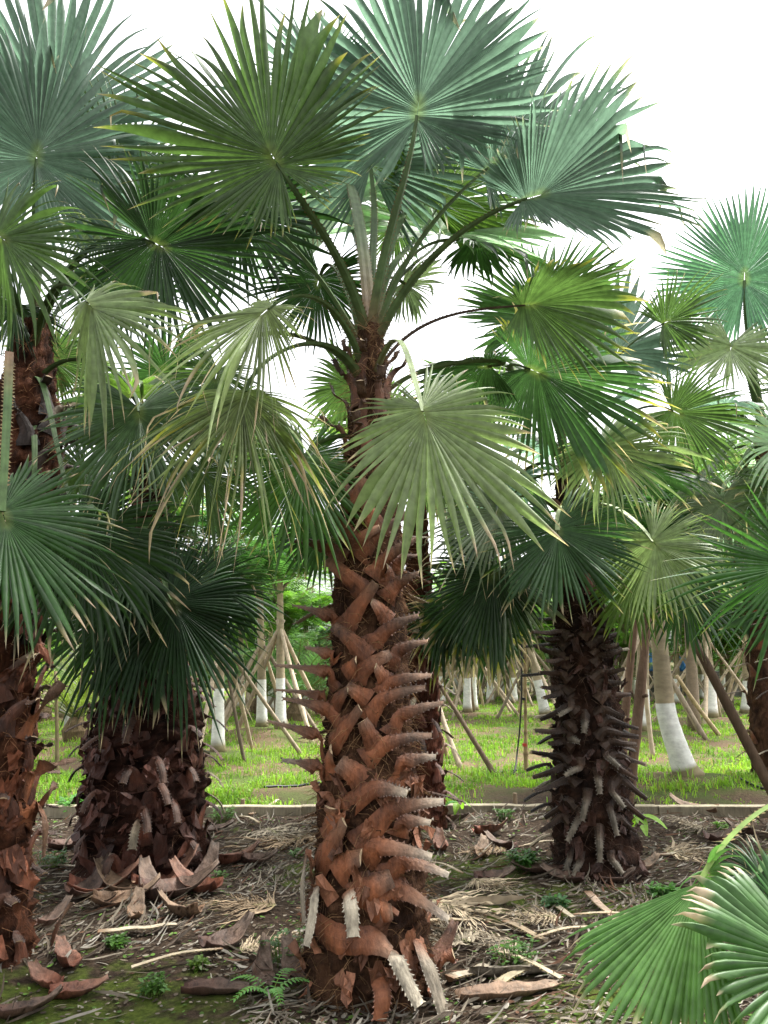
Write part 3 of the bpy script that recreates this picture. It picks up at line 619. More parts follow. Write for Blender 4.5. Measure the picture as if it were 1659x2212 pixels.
def F0(h, t, z=3.45, **kw):
    kw.setdefault('w', (.036, .020)); kw.setdefault('pcol', (.045, .080, .025)); kw.setdefault('thorns', False); return P0.frond(at(*h), at(*t), attach=P0.axis(z), **kw)
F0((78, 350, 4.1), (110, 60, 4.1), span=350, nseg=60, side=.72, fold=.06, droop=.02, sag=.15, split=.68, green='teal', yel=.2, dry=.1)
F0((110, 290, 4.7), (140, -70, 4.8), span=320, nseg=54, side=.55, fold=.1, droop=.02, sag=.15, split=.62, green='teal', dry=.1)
F0((-10, 505, 3.85), (205, 650, 3.7), z=3.3, span=260, nseg=40, side=.5, fold=-.3, droop=.2, sag=.45, split=.42, green='mid', yel=.2, dry=.35, kink=.12)
F0((328, 522, 3.75), (600, 660, 3.75), z=3.3, span=340, nseg=56, side=.66, fold=.12, droop=.1, sag=.25, split=.58, green='dark', yel=.2, dry=.2, roll=-15)
F0((186, 648, 3.45), (345, 865, 3.2), z=3.2, span=300, nseg=40, side=.34, pw=2, fold=-.45, droop=.2, sag=.4, split=.42, green='sage', yel=.2, dry=.6, kink=.14)
F0((300, 882, 3.75), (315, 1120, 3.5), z=3.0, span=300, nseg=56, side=.66, fold=-.15, droop=.2, sag=.3, split=.58, green=(.052, .098, .038), yel=.2, dry=.3, kink=.05)
F0((4, 1102, 3.2), (105, 1415, 2.95), span=330, nseg=52, side=.52, fold=-.15, droop=.10, sag=.25, split=.62, green=(.032, .085, .019), yel=.25, dry=.5, kink=.06, pet=False)
o_ = [c for c in P0.root.children if c.name.startswith("frond")][-1]
petiole_mesh(np.array([at(20, 760, 3.55), at(17, 860, 3.42), at(11, 980, 3.29), at(4, 1104, 3.19)]), .040, .030, (.060, .105, .034), True, 5).build("petiole", M_PET, o_, origin=P0.loc)
F0((168, 1130, 3.8), (300, 1430, 3.75), z=3.0, span=310, nseg=52, side=.6, fold=-.15, droop=.15, sag=.3, split=.6, green='dark', yel=.1, dry=.5, kink=.06)
F0((60, 1150, 4.0), (-20, 1430, 3.9), z=2.9, span=310, nseg=48, side=.6, fold=-.15, droop=.15, sag=.3, split=.6, green='dark', yel=.1, dry=.4, kink=.06)
F0((40, 660, 4.2), (-60, 760, 4.0), z=3.2, span=300, nseg=44, side=.7, fold=.1, droop=.15, sag=.3, green='dark')
F0((110, 770, 5.0), (190, 880, 5.2), z=3.2, span=300, nseg=44, side=.8, fold=.1, droop=.15, sag=.3, green='mid', dry=.2)

F0((262, 420, 4.9), (345, 190, 5.0), z=3.4, span=320, nseg=50, side=.6, fold=.1, droop=.05, sag=.3, split=.5, green='mid', yel=.4, dry=.3)
F0((215, 470, 4.6), (120, 560, 4.6), z=3.3, span=320, nseg=50, side=.7, fold=.1, droop=.1, sag=.3, split=.5, green='grey', yel=.2, dry=.3, kink=.1)
F0((235, 600, 4.7), (330, 760, 4.6), z=3.2, span=320, nseg=50, side=.7, fold=-.1, droop=.15, sag=.4, split=.5, green='dark', yel=.2, dry=.3)
F1((690, 180, 5.2), (660, 40, 5.3), z=3.3, span=320, nseg=44, side=.6, fold=.1, droop=.05, sag=.2, green='teal', yel=.3)
F1((860, 480, 5.2), (800, 580, 5.3), z=3.2, span=320, nseg=44, side=.8, fold=.1, droop=.1, sag=.3, green='mid', yel=.2)
F1((470, 800, 4.6), (420, 990, 4.5), z=2.9, span=300, nseg=48, side=.6, fold=-.2, droop=.2, sag=.4, split=.45, green='mid', yel=.3, dry=.5)
# ------------------------------------------------------------------ stocky palm left of the centre
P2 = Palm((-1.76, 5.95), "stocky fan palm with dark thick trunk and low hanging skirt of fronds",
          [(0, .46), (.3, .42), (.8, .40), (1.25, .36), (1.5, .27), (2.0, .20), (2.5, .17), (2.9, .12), (3.2, .08)], lean=(-.12, 0))
P2.trunk((0.010, 0.006, 0.005), (0.050, 0.020, 0.013), 0.10, 150, 72, 2200, (0.10, 0.055, 0.035))
P2.auto_boots(60, 0.15, 1.5, L=(.10, .22), pit=(-35, -65), rust=(0.085, 0.027, 0.014), stub=(0.05, 0.023, 0.013), pale=.10, slant=.5, wid=(.14, .09, .05))
P2.auto_boots(22, 1.55, 2.9, L=(.1, .2), pit=(35, -5), rust=(0.13, 0.05, 0.03), stub=(0.08, 0.05, 0.035))
scraps(P2, 90, (0.05, 1.4), (0.065, 0.024, 0.016), size=(.06, .18))
def F2(h, t, z=2.6, **kw): return P2.frond(at(*h), at(*t), attach=P2.axis(z), **kw)
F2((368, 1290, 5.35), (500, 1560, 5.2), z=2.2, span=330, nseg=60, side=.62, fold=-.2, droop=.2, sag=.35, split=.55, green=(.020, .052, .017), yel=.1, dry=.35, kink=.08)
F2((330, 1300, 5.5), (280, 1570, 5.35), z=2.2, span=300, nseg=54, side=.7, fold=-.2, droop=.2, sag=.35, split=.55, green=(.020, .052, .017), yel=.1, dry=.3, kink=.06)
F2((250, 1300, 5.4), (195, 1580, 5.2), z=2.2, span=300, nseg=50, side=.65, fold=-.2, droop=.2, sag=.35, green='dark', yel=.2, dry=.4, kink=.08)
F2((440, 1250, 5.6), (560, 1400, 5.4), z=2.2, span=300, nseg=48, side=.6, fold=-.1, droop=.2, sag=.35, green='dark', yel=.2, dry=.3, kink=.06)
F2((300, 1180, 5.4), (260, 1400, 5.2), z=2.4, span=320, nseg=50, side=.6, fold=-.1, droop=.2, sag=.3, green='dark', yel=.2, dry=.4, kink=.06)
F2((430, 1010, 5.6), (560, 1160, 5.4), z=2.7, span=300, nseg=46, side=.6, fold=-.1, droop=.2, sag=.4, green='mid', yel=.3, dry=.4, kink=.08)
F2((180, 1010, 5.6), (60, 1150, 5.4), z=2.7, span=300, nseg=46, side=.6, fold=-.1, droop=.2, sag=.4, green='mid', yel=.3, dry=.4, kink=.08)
P2.auto_crown(13, (.6, .85), (.5, .85), (80, -15), ('mid', 'bright', 'dark', 'bright'), az0=.6)

# ------------------------------------------------------------------ palm on the right
P3 = Palm((1.555, 6.02), "fan palm right of centre with dark spiny trunk of stubs sticking out sideways",
          [(0, .36), (.12, .30), (.6, .255), (1.2, .235), (1.7, .20), (2.2, .15), (2.6, .12), (3.0, .09)], lean=(-.08, 0))
P3.trunk((0.010, 0.007, 0.006), (0.045, 0.022, 0.014), 0.09, 150, 64, 2000, (0.10, 0.065, 0.045))
def c3(p): return (1080+p[0]*.2686, 1296+p[1]*.2686)
def spike(a, b, pale=False):
    rg = P3.rg; A, B = np.array(a, float), np.array(b, float); sg = np.sign(B[0]-A[0]) if abs(B[0]-A[0]) > 60 else 0
    k = .7+.6*rg.random(); dk = np.array([.036, .020, .012])*k
    if pale:
        p0 = P3.surf(*c3(A+np.array([0, -70])), off=.005); p1 = P3.surf(*c3(A), off=.04); y = p1[1]
        P3.boot([p0, p1, at(*c3(A*.6+B*.4), y-.05), at(*c3(B), y-.06)], (.085, .06, .045, .034), [dk, dk*1.6, GRY*.42*k, GRY*.52*k], thorn=(.4, 1), thick=.5)
    else:
        p0 = P3.surf(*c3(A+np.array([-sg*75, 60])), off=.0); p1 = P3.surf(*c3(A-np.array([sg*10, 0])), off=.015); y = p1[1]+rg.normal(0, .06)
        m = A*.55+B*.45+np.array([0, 4]); P3.boot([p0, p1, at(*c3(m), y), at(*c3(B), y+rg.normal(0, .04))], (.12, .085, .05, .036), [dk*1.3, dk*1.2, dk, dk*1.1+(GRY*.10 if rg.random() < .3 else 0)], thorn=(.40, 1), thick=.75)
for a, b in (((480,270),(260,262)), ((480,430),(285,375)), ((490,500),(365,490)), ((490,590),(320,585)), ((495,710),(335,705)), ((500,745),(350,790)), ((540,860),(330,960)), ((540,1000),(410,1015)), ((520,1060),(280,1050)), ((520,1140),(385,1155)), ((500,1260),(250,1225)),
             ((520,1340),(270,1425)), ((550,1440),(275,1540)), ((540,1620),(360,1750)), ((500,1740),(320,1865)), ((740,250),(920,240)), ((790,320),(940,270)), ((810,390),(945,355)), ((810,460),(975,395)), ((810,590),(1010,555)), ((830,660),(990,665)), ((860,755),(1050,760)),
             ((850,880),(1010,945)), ((870,960),(1110,1035)), ((850,1050),(1110,1100)), ((900,1140),(1090,1160)), ((930,1240),(1175,1330)), ((880,1300),(1100,1440)), ((980,1440),(1180,1600)), ((960,1590),(1160,1755)), ((470, 330), (300, 300)), ((960, 1760), (1090, 1860))): spike(a, b)
for a, b in (((685,960),(675,1070)), ((640,1340),(520,1410)), ((790,1420),(805,1560)), ((905,1540),(1000,1670)), ((700,1590),(660,1775)), ((640,1740),(540,1940)), ((890,1680),(945,1895)), ((800,1880),(805,2110)), ((560,2060),(520,2210)), ((640,2100),(590,2220)), ((860,1250),(960,1340)), ((900,2080),(990,2200)), ((560, 1110), (640, 1140)), ((560, 870), (470, 930))): spike(a, b, True)
P3.auto_boots(26, 0.12, 1.95, az=(.2, 2.9), L=(.18, .26), pit=(12, -42), rust=(0.06, 0.027, 0.017), stub=(0.035, 0.025, 0.02), pale=.2, slant=.15, wid=(.095, .068, .042), tip=.36, thick=.7)
scraps(P3, 70, (0.05, 1.95), (0.055, 0.024, 0.016), size=(.05, .12))
P3.auto_boots(14, 2.0, 2.8, L=(.1, .2), pit=(40, 5), rust=(0.12, 0.05, 0.03), stub=(0.07, 0.045, 0.035))
def F3(h, t, z=2.7, **kw): return P3.frond(at(*h), at(*t), attach=P3.axis(z), **kw)
F3((1140, 795, 4.9), (1450, 930, 4.7), z=2.8, span=300, nseg=56, side=.45, fold=.3, droop=.10, sag=.3, split=.64, green=(.04, .09, .03), yel=.7, dry=.5, kink=.10, roll=20)
F3((1165, 690, 5.4), (1190, 500, 5.5), z=2.95, span=300, nseg=52, side=.75, fold=.1, droop=.05, sag=.2, split=.6, green=(.06, .13, .04), yel=.2, dry=.1)
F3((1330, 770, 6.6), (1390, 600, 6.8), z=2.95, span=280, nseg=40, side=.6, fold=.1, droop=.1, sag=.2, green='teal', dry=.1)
F3((1295, 960, 5.0), (1465, 1075, 4.6), z=2.7, span=330, nseg=50, side=.55, fold=-.15, droop=.15, sag=.3, split=.55, green='sage', yel=.4, dry=.4, kink=.04, roll=-20)
F3((1204, 1140, 5.05), (1225, 1345, 4.75), z=2.45, span=330, nseg=58, side=.68, fold=-.12, droop=.10, sag=.2, split=.66, green=(.038, .088, .028), yel=.3, dry=.3, kink=.03, pcol=(.30, .36, .18), up=(.1, -.9, .5))
F3((1408, 1165, 5.1), (1535, 1345, 4.75), z=2.5, span=330, nseg=54, side=.5, fold=-.15, droop=.12, sag=.3, split=.55, green='sage', yel=.45, dry=.35, kink=.04, pcol=(.28, .34, .18))
F3((1375, 1235, 5.7), (1350, 1400, 5.6), z=2.3, span=260, nseg=40, side=.6, fold=-.1, droop=.15, sag=.3, green='bright', yel=.6, dry=.2)
F3((1085, 1095, 5.6), (985, 1270, 5.3), z=2.5, span=300, nseg=46, side=.65, fold=-.2, droop=.2, sag=.4, split=.5, green='grey', dry=.4, yel=.3, kink=.08)
F3((1075, 1230, 5.7), (960, 1430, 5.6), z=2.3, span=300, nseg=54, side=.66, fold=-.25, droop=.2, sag=.3, split=.6, green='dark', dry=.3, yel=.3, kink=.04)
F3((1090, 1230, 5.8), (1080, 1440, 5.7), z=2.3, span=200, nseg=34, side=.75, fold=-.2, droop=.2, sag=.3, green='grey', dry=.4, kink=.04)
F3((1450, 885, 5.9), (1640, 985, 5.7), z=2.75, span=290, nseg=44, side=.45, fold=-.1, droop=.15, sag=.35, green='mid', dry=.2)
F3((1430, 700, 6.2), (1560, 640, 6.2), z=2.9, span=270, nseg=40, side=.5, fold=.2, droop=.1, sag=.25, green='mid', yel=.2)
F3((1470, 1250, 5.8), (1530, 1440, 5.7), z=2.3, span=300, nseg=44, side=.6, fold=-.2, droop=.2, sag=.3, green='dark', dry=.3)
P3.auto_crown(13, (.55, .8), (.5, .85), (78, -30), ('mid', 'dark', 'teal'), az0=2.1, skip=lambda az, e: math.sin(az) < -.3)

# ------------------------------------------------------------------ palm behind the central one
P6 = Palm((0.33, 7.45), "fan palm with dark red trunk half hidden behind the central palm",
          [(0, .24), (.6, .20), (1.4, .17), (2.2, .13), (2.9, .09), (3.3, .06)])
P6.trunk((0.025, 0.010, 0.008), (0.12, 0.042, 0.024), 0.10, 120, 56, 1000, (0.13, 0.06, 0.035))
P6.auto_boots(46, 0.12, 2.2, L=(.12, .22), pit=(0, -60), rust=(0.12, 0.038, 0.022), stub=(0.07, 0.04, 0.03), pale=.3)
P6.auto_crown(16, (.6, .85), (.5, .8), (70, -30), ('bright', 'mid', 'mid'), az0=1.0)
for h, t in (((1000, 1300, 7.0), (1010, 1480, 6.9)), ((960, 1310, 7.1), (930, 1480, 7.0)), ((1060, 1330, 7.1), (1075, 1490, 7.0))):
    P6.frond(at(*h), at(*t), attach=P6.axis(2.3), span=220, nseg=36, side=.7, fold=-.3, droop=.2, sag=.3, green='dark', dry=1.0, yel=.8, kink=.1)

# ------------------------------------------------------------------ palm at the right edge
P4 = Palm((3.90, 7.4), "fan palm at the right edge with orange-brown strap below its crown",
          [(0, .26), (.6, .22), (1.4, .18), (2.2, .15), (3.0, .13), (3.6, .09)], lean=(-.10, 0))
P4.trunk((0.03, 0.016, 0.011), (0.16, 0.085, 0.045), 0.10, 120, 56, 800, (0.17, 0.10, 0.06))
P4.auto_boots(44, 0.12, 2.9, L=(.12, .22), pit=(20, -55), rust=(0.13, 0.05, 0.028), stub=(0.09, 0.055, 0.04), pale=.3)
def F4(h, t, z=3.5, **kw): return P4.frond(at(*h), at(*t), attach=P4.axis(z), **kw)
F4((1608, 610, 7.0), (1612, 395, 7.0), span=352, nseg=68, side=.78, fold=.04, droop=.0, sag=.06, split=.62, green=(.07, .155, .105), yel=.0, dry=.05, jitter=.5)
F4((1580, 745, 6.7), (1560, 860, 6.4), z=3.3, span=320, nseg=44, side=.95, fold=-.1, droop=.1, sag=.2, split=.5, green='sage', dry=.1)
F4((1560, 1078, 6.6), (1570, 1230, 6.4), z=2.9, span=310, nseg=48, side=.6, fold=-.15, droop=.15, sag=.3, split=.6, green='grey', dry=.2)
F4((1700, 950, 6.3), (1580, 1040, 6.0), z=3.0, span=280, nseg=40, side=.6, fold=-.1, droop=.25, sag=.5, split=.4, green='pale', dry=.4, kink=.1)
F4((1720, 1060, 6.2), (1650, 1220, 6.0), z=2.9, span=280, nseg=40, side=.6, fold=-.1, droop=.25, sag=.5, green='mid', dry=.4, kink=.1)
P4.auto_crown(13, (.6, .85), (.5, .9), (65, -35), ('mid', 'teal', 'pale'), az0=.3)

# near palm beyond the right edge: only its lower fronds reach into view
P5 = Palm((2.45, 3.9), "fan palm just outside the right edge reaching in with dark green fronds",
          [(0, .26), (.6, .22), (1.2, .19), (1.7, .12)])
P5.trunk((0.02, 0.012, 0.009), (0.10, 0.045, 0.025), 0.10, 90, 48, 500, (0.13, 0.07, 0.04))
P5.auto_boots(20, 0.15, 1.3, L=(.12, .2), pit=(10, -50), rust=(0.12, 0.045, 0.025))
def F5(h, t, z=1.65, **kw): return P5.frond(at(*h), at(*t), attach=P5.axis(z), **kw)
F5((1725, 1210, 3.7), (1500, 1370, 3.6), span=290, nseg=46, side=.62, fold=-.1, droop=.06, sag=.15, split=.4, green=(.04, .11, .022), yel=.35, dry=.2)
F5((1740, 1290, 3.8), (1640, 1450, 3.75), span=280, nseg=40, side=.6, fold=-.1, droop=.15, sag=.3, green='dark', dry=.2)
# low young palm in the bottom right corner
P7 = Palm((1.98, 2.95), "low young fan palm in the bottom right corner with tan curled leaf tips", [(0, .17), (.5, .15), (.85, .11), (1.1, .06)])
P7.trunk((0.02, 0.012, 0.009), (0.10, 0.045, 0.025), 0.10, 40, 40, 200)
def F7(h, t, z=1.05, **kw): return P7.frond(at(*h), at(*t), attach=P7.axis(z), **kw)
LG = (.085, .185, .045)
F7((1522, 1885, 2.55), (1345, 2230, 2.34), span=88, nseg=28, side=.70, pw=.8, fold=-.22, droop=.06, sag=.75, split=.80, green=LG, yel=.15, dry=.42, kink=.0, roll=8, pcol=(.12, .18, .045), w=(.026, .020), up=(-.9, -.2, .35), bow=.3, jitter=.7, curl=-.1)
F7((1525, 1880, 2.58), (1600, 1960, 2.62), span=250, nseg=15, side=.8, fold=.1, droop=.3, sag=.8, split=.25, green=LG, yel=.3, dry=.8, kink=.3, pet=False)
F7((1720, 1990, 2.6), (1575, 2010, 2.45), span=300, nseg=40, side=.85, fold=-.1, droop=.12, sag=.5, split=.45, green=(.05, .13, .035), yel=.2, dry=.8, kink=.2)
F7((1765, 2080, 2.3), (1550, 2185, 2.12), span=190, nseg=34, side=.80, fold=-.12, droop=.10, sag=.7, split=.84, green=(.065, .145, .038), yel=.15, dry=.75, kink=.0, jitter=.7, curl=-.15)
F7((1640, 1880, 2.9), (1570, 1960, 2.8), span=280, nseg=36, side=.8, fold=-.1, droop=.2, sag=.5, split=.4, green='dark', dry=.7, kink=.25)

# palms farther back, only their crowns and dim trunks show between the near fronds
for (x, y, h, lab, az) in ((-4.9, 8.2, 2.9, "fan palm far left, dim behind the fronds of the left edge palm", .2),
                           (4.9, 10.2, 3.4, "fan palm farthest right, behind the right edge palm", 1.7)):
    Pb = Palm((x, y), lab, [(0, .22), (1, .18), (2, .14), (h-.4, .10), (h, .06)])
    Pb.trunk((0.02, 0.012, 0.009), (0.10, 0.05, 0.03), 0.1, 80, 40, 300)
    Pb.auto_boots(26, .15, h-.6, pit=(10, -45))
    Pb.auto_crown(18, (.6, .85), (.5, .9), (75, -45), ('bright', 'mid', 'teal'), az0=az)

# ------------------------------------------------------------------ nursery of staked young trees
def feather_leaf(rg, L=0.42, pairs=10):
    """one twice-divided leaf drawn as a rachis with rows of leaflets; returns verts, quads (local, along +x)"""
    V = []; F = []
    for i in range(pairs):
        t = (i+1)/(pairs+0.5); x = L*t; z = -0.20*L*t*t; l = L*0.36*(1-0.55*abs(t-0.35)**1.2)*(0.8+.4*rg.random()); wd = L*0.028
        for sg in (-1, 1):
            b = len(V); dx = l*0.45
            V += [(x-wd, 0, z), (x+wd, 0, z), (x+wd*1.3+dx*.6, sg*l*.6, z-.08*l), (x-wd*1.3+dx*.6, sg*l*.6, z-.08*l), (x+dx, sg*l, z-.22*l)]
            F += [(b, b+1, b+2, b+3), (b+3, b+2, b+4, b+4)]
    return np.array(V), F
def crown_mesh(seed, n=240, rx=1.1, rz=1.0, L=0.42, cols=((.05, .13, .02), (.12, .26, .04))):
    rg = np.random.default_rng(seed); Vs = []; Fs = []; Cs = []; off = 0
    cl = unit(rg.normal(size=(14, 3)))*np.array([rx, rx, rz])*(.45+.5*rg.random((14, 1)))
    for i in range(n):
        V, F = feather_leaf(rg, L*(.7+.6*rg.random()), 9)
        c = cl[rg.integers(14)]+rg.normal(0, .26, 3)*np.array([rx, rx, rz])
        az = rg.random()*6.283; d = np.array([math.cos(az), math.sin(az), rg.normal(0, .35)-.1]); d = unit(d)
        u = unit(np.cross([0, 0, 1], d)); w_ = np.cross(d, u)
        W_ = c + V[:, :1]*d + V[:, 1:2]*u + V[:, 2:]*w_
        f = rg.random(); col = np.array(cols[0])*(1-f)+np.array(cols[1])*f
        Vs.append(W_); Cs.append(np.repeat(col[None], len(V), 0)); Fs += [tuple(q+off for q in dict.fromkeys(ff)) for ff in F]; off += len(V)
    return np.concatenate(Vs), Fs, np.concatenate(Cs)
CROWNS = []
for sdd in range(3):
    V, F, C = crown_mesh(40+sdd, 420, 1.05, .85, .40, ((.06, .14, .02), (.16, .30, .045)) if sdd != 1 else ((.03, .08, .025), (.07, .16, .045)))
    me = bpy.data.meshes.new("crown"); me.from_pydata(V.tolist(), [], F); me.update()
    ca = me.color_attributes.new("Col", 'FLOAT_COLOR', 'POINT'); c4 = np.ones((len(V), 4)); c4[:, :3] = C; ca.data.foreach_set("color", c4.ravel())
    me.materials.append(M_TREELEAF); CROWNS.append(me)

ORD = ["first", "second", "third", "fourth", "fifth", "sixth", "seventh", "eighth", "ninth", "tenth", "eleventh", "twelfth", "thirteenth", "fourteenth", "fifteenth", "sixteenth", "seventeenth", "eighteenth", "nineteenth", "twentieth"]
GAPS = [(-99, 300, "left of the stocky palm"), (300, 780, "between the stocky and central palms"), (780, 1275, "between the central palm and the spiny trunk"), (1275, 9999, "right of the spiny dark trunk")]
def gap_of(px): return next(i for i, g in enumerate(GAPS) if g[0] <= px < g[1])
trees_sorted = sorted(W_TREES, key=lambda t: t[0]); cnt = {}; tot = {}
for t in trees_sorted: tot[gap_of(t[0])] = tot.get(gap_of(t[0]), 0)+1
STAKES = []
rt = np.random.default_rng(11)
SPECIAL = {1487: "leaning thick young tree with whitewashed flared foot right of the spiny trunk",
           470: "nearest whitewashed young tree close right of the stocky palm trunk",
           1388: "whitewashed young tree standing behind twin rough brown posts"}
SHORT = {1487: "leaning thick whitewashed tree", 470: "nearest whitewashed tree right of the stocky palm", 1388: "whitewashed tree behind twin posts"}
for ti, (bx, by, tx, ty, r) in enumerate(trees_sorted):
    gi = gap_of(bx); cnt[gi] = cnt.get(gi, 0)+1; word = ORD[cnt[gi]-1]
    g = on_ground(bx, by); z0 = float(gz(g[0], g[1])); top = at(tx, ty, g[1]); near = g[1] < 14
    lab = SPECIAL.get(bx) or f"{word} whitewashed young tree from left {GAPS[gi][2]}"
    short = SHORT.get(bx) or f"{word} whitewashed tree {GAPS[gi][2]}"
    root = empty("young_tree", (g[0], g[1], z0), lab, "tree", "whitewashed young trees in the nursery")
    base = np.array([g[0], g[1], z0-.05]); H = 2.9+.5*rt.random(); d = (top-base)/max(top[2]-base[2], .5)
    pts = [base]
    for q in (.25, .5, .75, 1): pts.append(base + d*np.array([1, 1, 0])*H*q*(1-.12*q) + UPV*H*q + np.append(rt.normal(0, .015, 2), 0))
    if bx == 1487:
        pts = [base] + [at(x_, y_, g[1]) for x_, y_ in ((1466, 1625), (1441, 1545), (1429, 1440), (1420, 1340))]; pts.append(pts[-1]+np.array([-.05, 0, .9]))
    P = polyline(pts, 26); u = np.linspace(0, 1, 26)
    rr = r*(1-.45*u)*(1+.45*np.exp(-u*14))*(1 if bx != 1487 else .88); wl = (.92+rt.normal(0, .06)) if bx != 1487 else .84
    hgt = P[:, 2]-z0
    c = np.where((hgt < wl)[:, None], np.array([.78, .78, .74]), np.array([.33, .27, .18]))
    c = np.where((hgt < .10)[:, None], np.array([.20, .17, .09]), c)
    wn = np.clip(1-.10*rt.random(26)-.45*np.exp(-hgt/.13), .3, 1)[:, None]; c = np.where((hgt < wl)[:, None], c*wn + (1-wn)*np.array([.20, .16, .09]), c*(.8+.4*rt.random((26, 1))))
    # a crisp paint line: double the ring there
    k = int(np.argmax(hgt >= wl)); f = (wl-hgt[k-1])/(hgt[k]-hgt[k-1]); pm = P[k-1]*(1-f)+P[k]*f
    P = np.insert(P, k, [pm, pm+d*.012], 0); rr = np.insert(rr, k, [rr[k-1], rr[k-1]*.995]); c = np.insert(c, k, [c[k-1], c[k]], 0)
    mb = MB(); tube(mb, P, rr, c, 14, rough=.02, seed=ti)
    for b in range(3 if near else 2):
        az = rt.random()*6.28; s0 = P[-6+b]; e = s0 + np.array([math.cos(az)*.55, math.sin(az)*.55, .75])
        tube(mb, polyline([s0, (s0+e)/2+np.array([0, 0, -.05]), e], 7), np.linspace(r*.42, r*.16, 7), (.30, .25, .17), 8)
    mb.build("trunk", M_BARK, root, smooth=True, origin=(g[0], g[1], z0))
    cr = bpy.data.objects.new("crown", CROWNS[ti % 3]); COL.objects.link(cr); cr.parent = root
    cr.location = tuple(P[-1]-np.array([g[0], g[1], z0])+np.array([0, 0, .35])); cr.rotation_euler = (0, 0, rt.random()*6.28); sc = .85+.4*rt.random(); cr.scale = (sc, sc, sc*.85)
    ns = (4 if g[1] < 40 else 3) if bx != 1487 else 0
    hz = 1.75+.3*rt.random(); a0 = rt.random()*2.1
    for j in range(ns):
        az = a0 + j*2*math.pi/ns + rt.normal(0, .2); rad = 1.15+.35*rt.random()
        q = min(hz/H, 1); hp = P[min(int(q*len(P)), len(P)-1)].copy()
        f = np.array([g[0]+math.cos(az)*rad, g[1]+math.sin(az)*rad, 0]); f[2] = float(gz(f[0], f[1]))-.05
        dd = unit(hp-f); hp2 = hp - np.array([dd[0], dd[1], 0])*(r*.9+.02) + dd*.25
        STAKES.append((f, hp2, (.032+.012*rt.random())*(1 if near else 1.25), short, bx))
def stake(f, h, r, lab, group="wooden stakes propping the young trees", c=None, name="wooden_stake"):
    root_c = np.array([.38, .305, .22]) if c is None else np.array(c); rg = np.random.default_rng(int(abs(f[0]*913+h[0]*77+f[1]*31)) % 99991)
    k = 12; P = np.linspace(0, 1, k)[:, None]*(h-f)+f; side_ = unit(np.cross(h-f, UPV)); P = P + side_*np.sin(np.linspace(0, 3.1, k))[:, None]*rg.normal(0, .03)
    mb = MB(); tube(mb, P, r*(1-.25*np.linspace(0, 1, k))*(1+.06*rg.normal(size=k)), root_c*(.55+.75*rg.random()), 8, seed=3)
    q = P[k//2]; tube(mb, [q, q+side_*(r*1.6)+UPV*.015], r*.35, root_c*.6, 6)
    o = mb.build(name, M_WOOD, smooth=True); tag(o, lab, "stake", group)
from collections import Counter
bytree = {}
for s_ in STAKES: bytree.setdefault(s_[4], []).append(s_)
for bx, L_ in bytree.items():
    L_.sort(key=lambda s_: s_[0][0]/s_[0][1])
    words = {4: ["leftmost", "second from left", "third from left", "rightmost"], 3: ["leftmost", "middle", "rightmost"]}.get(len(L_), ["left", "right"])
    for wd, s_ in zip(words, L_):
        stake(s_[0], s_[1], s_[2], f"{wd} prop pole, {s_[3]}")
# individually visible poles
def pole_px(b, t, Y, r, lab, c=None, name="wooden_stake", Yt=None): 
    f = at(*b, Y); f[2] = min(f[2], float(gz(f[0], f[1]))+.02)-.04; stake(f, at(*t, Yt or Y), r, lab, c=c, name=name)
def gY(px, py): return on_ground(px, py)[1]
pole_px((1078, 1682), (925, 1440), gY(1078, 1682), .038, "dark brown pole leaning right of the central palm, nearest its edging", c=(.12, .085, .055), Yt=gY(1078, 1682)+.6)
pole_px((998, 1660), (935, 1475), gY(998, 1660), .04, "grey pole leaning left of the dark brown pole by the central palm", Yt=gY(998, 1660)+.7)
pole_px((970, 1640), (925, 1500), gY(970, 1640), .035, "brown pole closest to the right side of the half hidden palm", c=(.2, .13, .08))
pole_px((530, 1650), (490, 1440), gY(530, 1650), .030, "thin dark stake crossing right of the nearest whitewashed tree", c=(.15, .115, .08))
pole_px((1557, 1588), (1462, 1460), gY(1557, 1588), .05, "smooth pale bent pole leaning against the thick leaning tree", c=(.40, .31, .19), Yt=gY(1557, 1588)-.6)
pole_px((1352, 1762), (1402, 1300), 8.25, .062, "rough brown split post, right one of the twin posts behind the spiny trunk", c=(.21, .13, .085), Yt=8.5)
pole_px((1340, 1745), (1378, 1300), 8.45, .05, "rough brown split post, left one of the twin posts behind the spiny trunk", c=(.17, .105, .07), Yt=8.6)
pole_px((1412, 1640), (1388, 1400), gY(1412, 1640), .04, "pale straight pole right of the twin rough posts", c=(.42, .34, .25))
pole_px((1700, 1640), (1500, 1385), 7.2, .058, "thick brown pole leaning in from the right edge", c=(.16, .105, .065), Yt=7.6)
pole_px((125, 1720), (120, 1450), 10.4, .03, "thin upright bamboo stick left of the stocky palm", c=(.3, .24, .13))

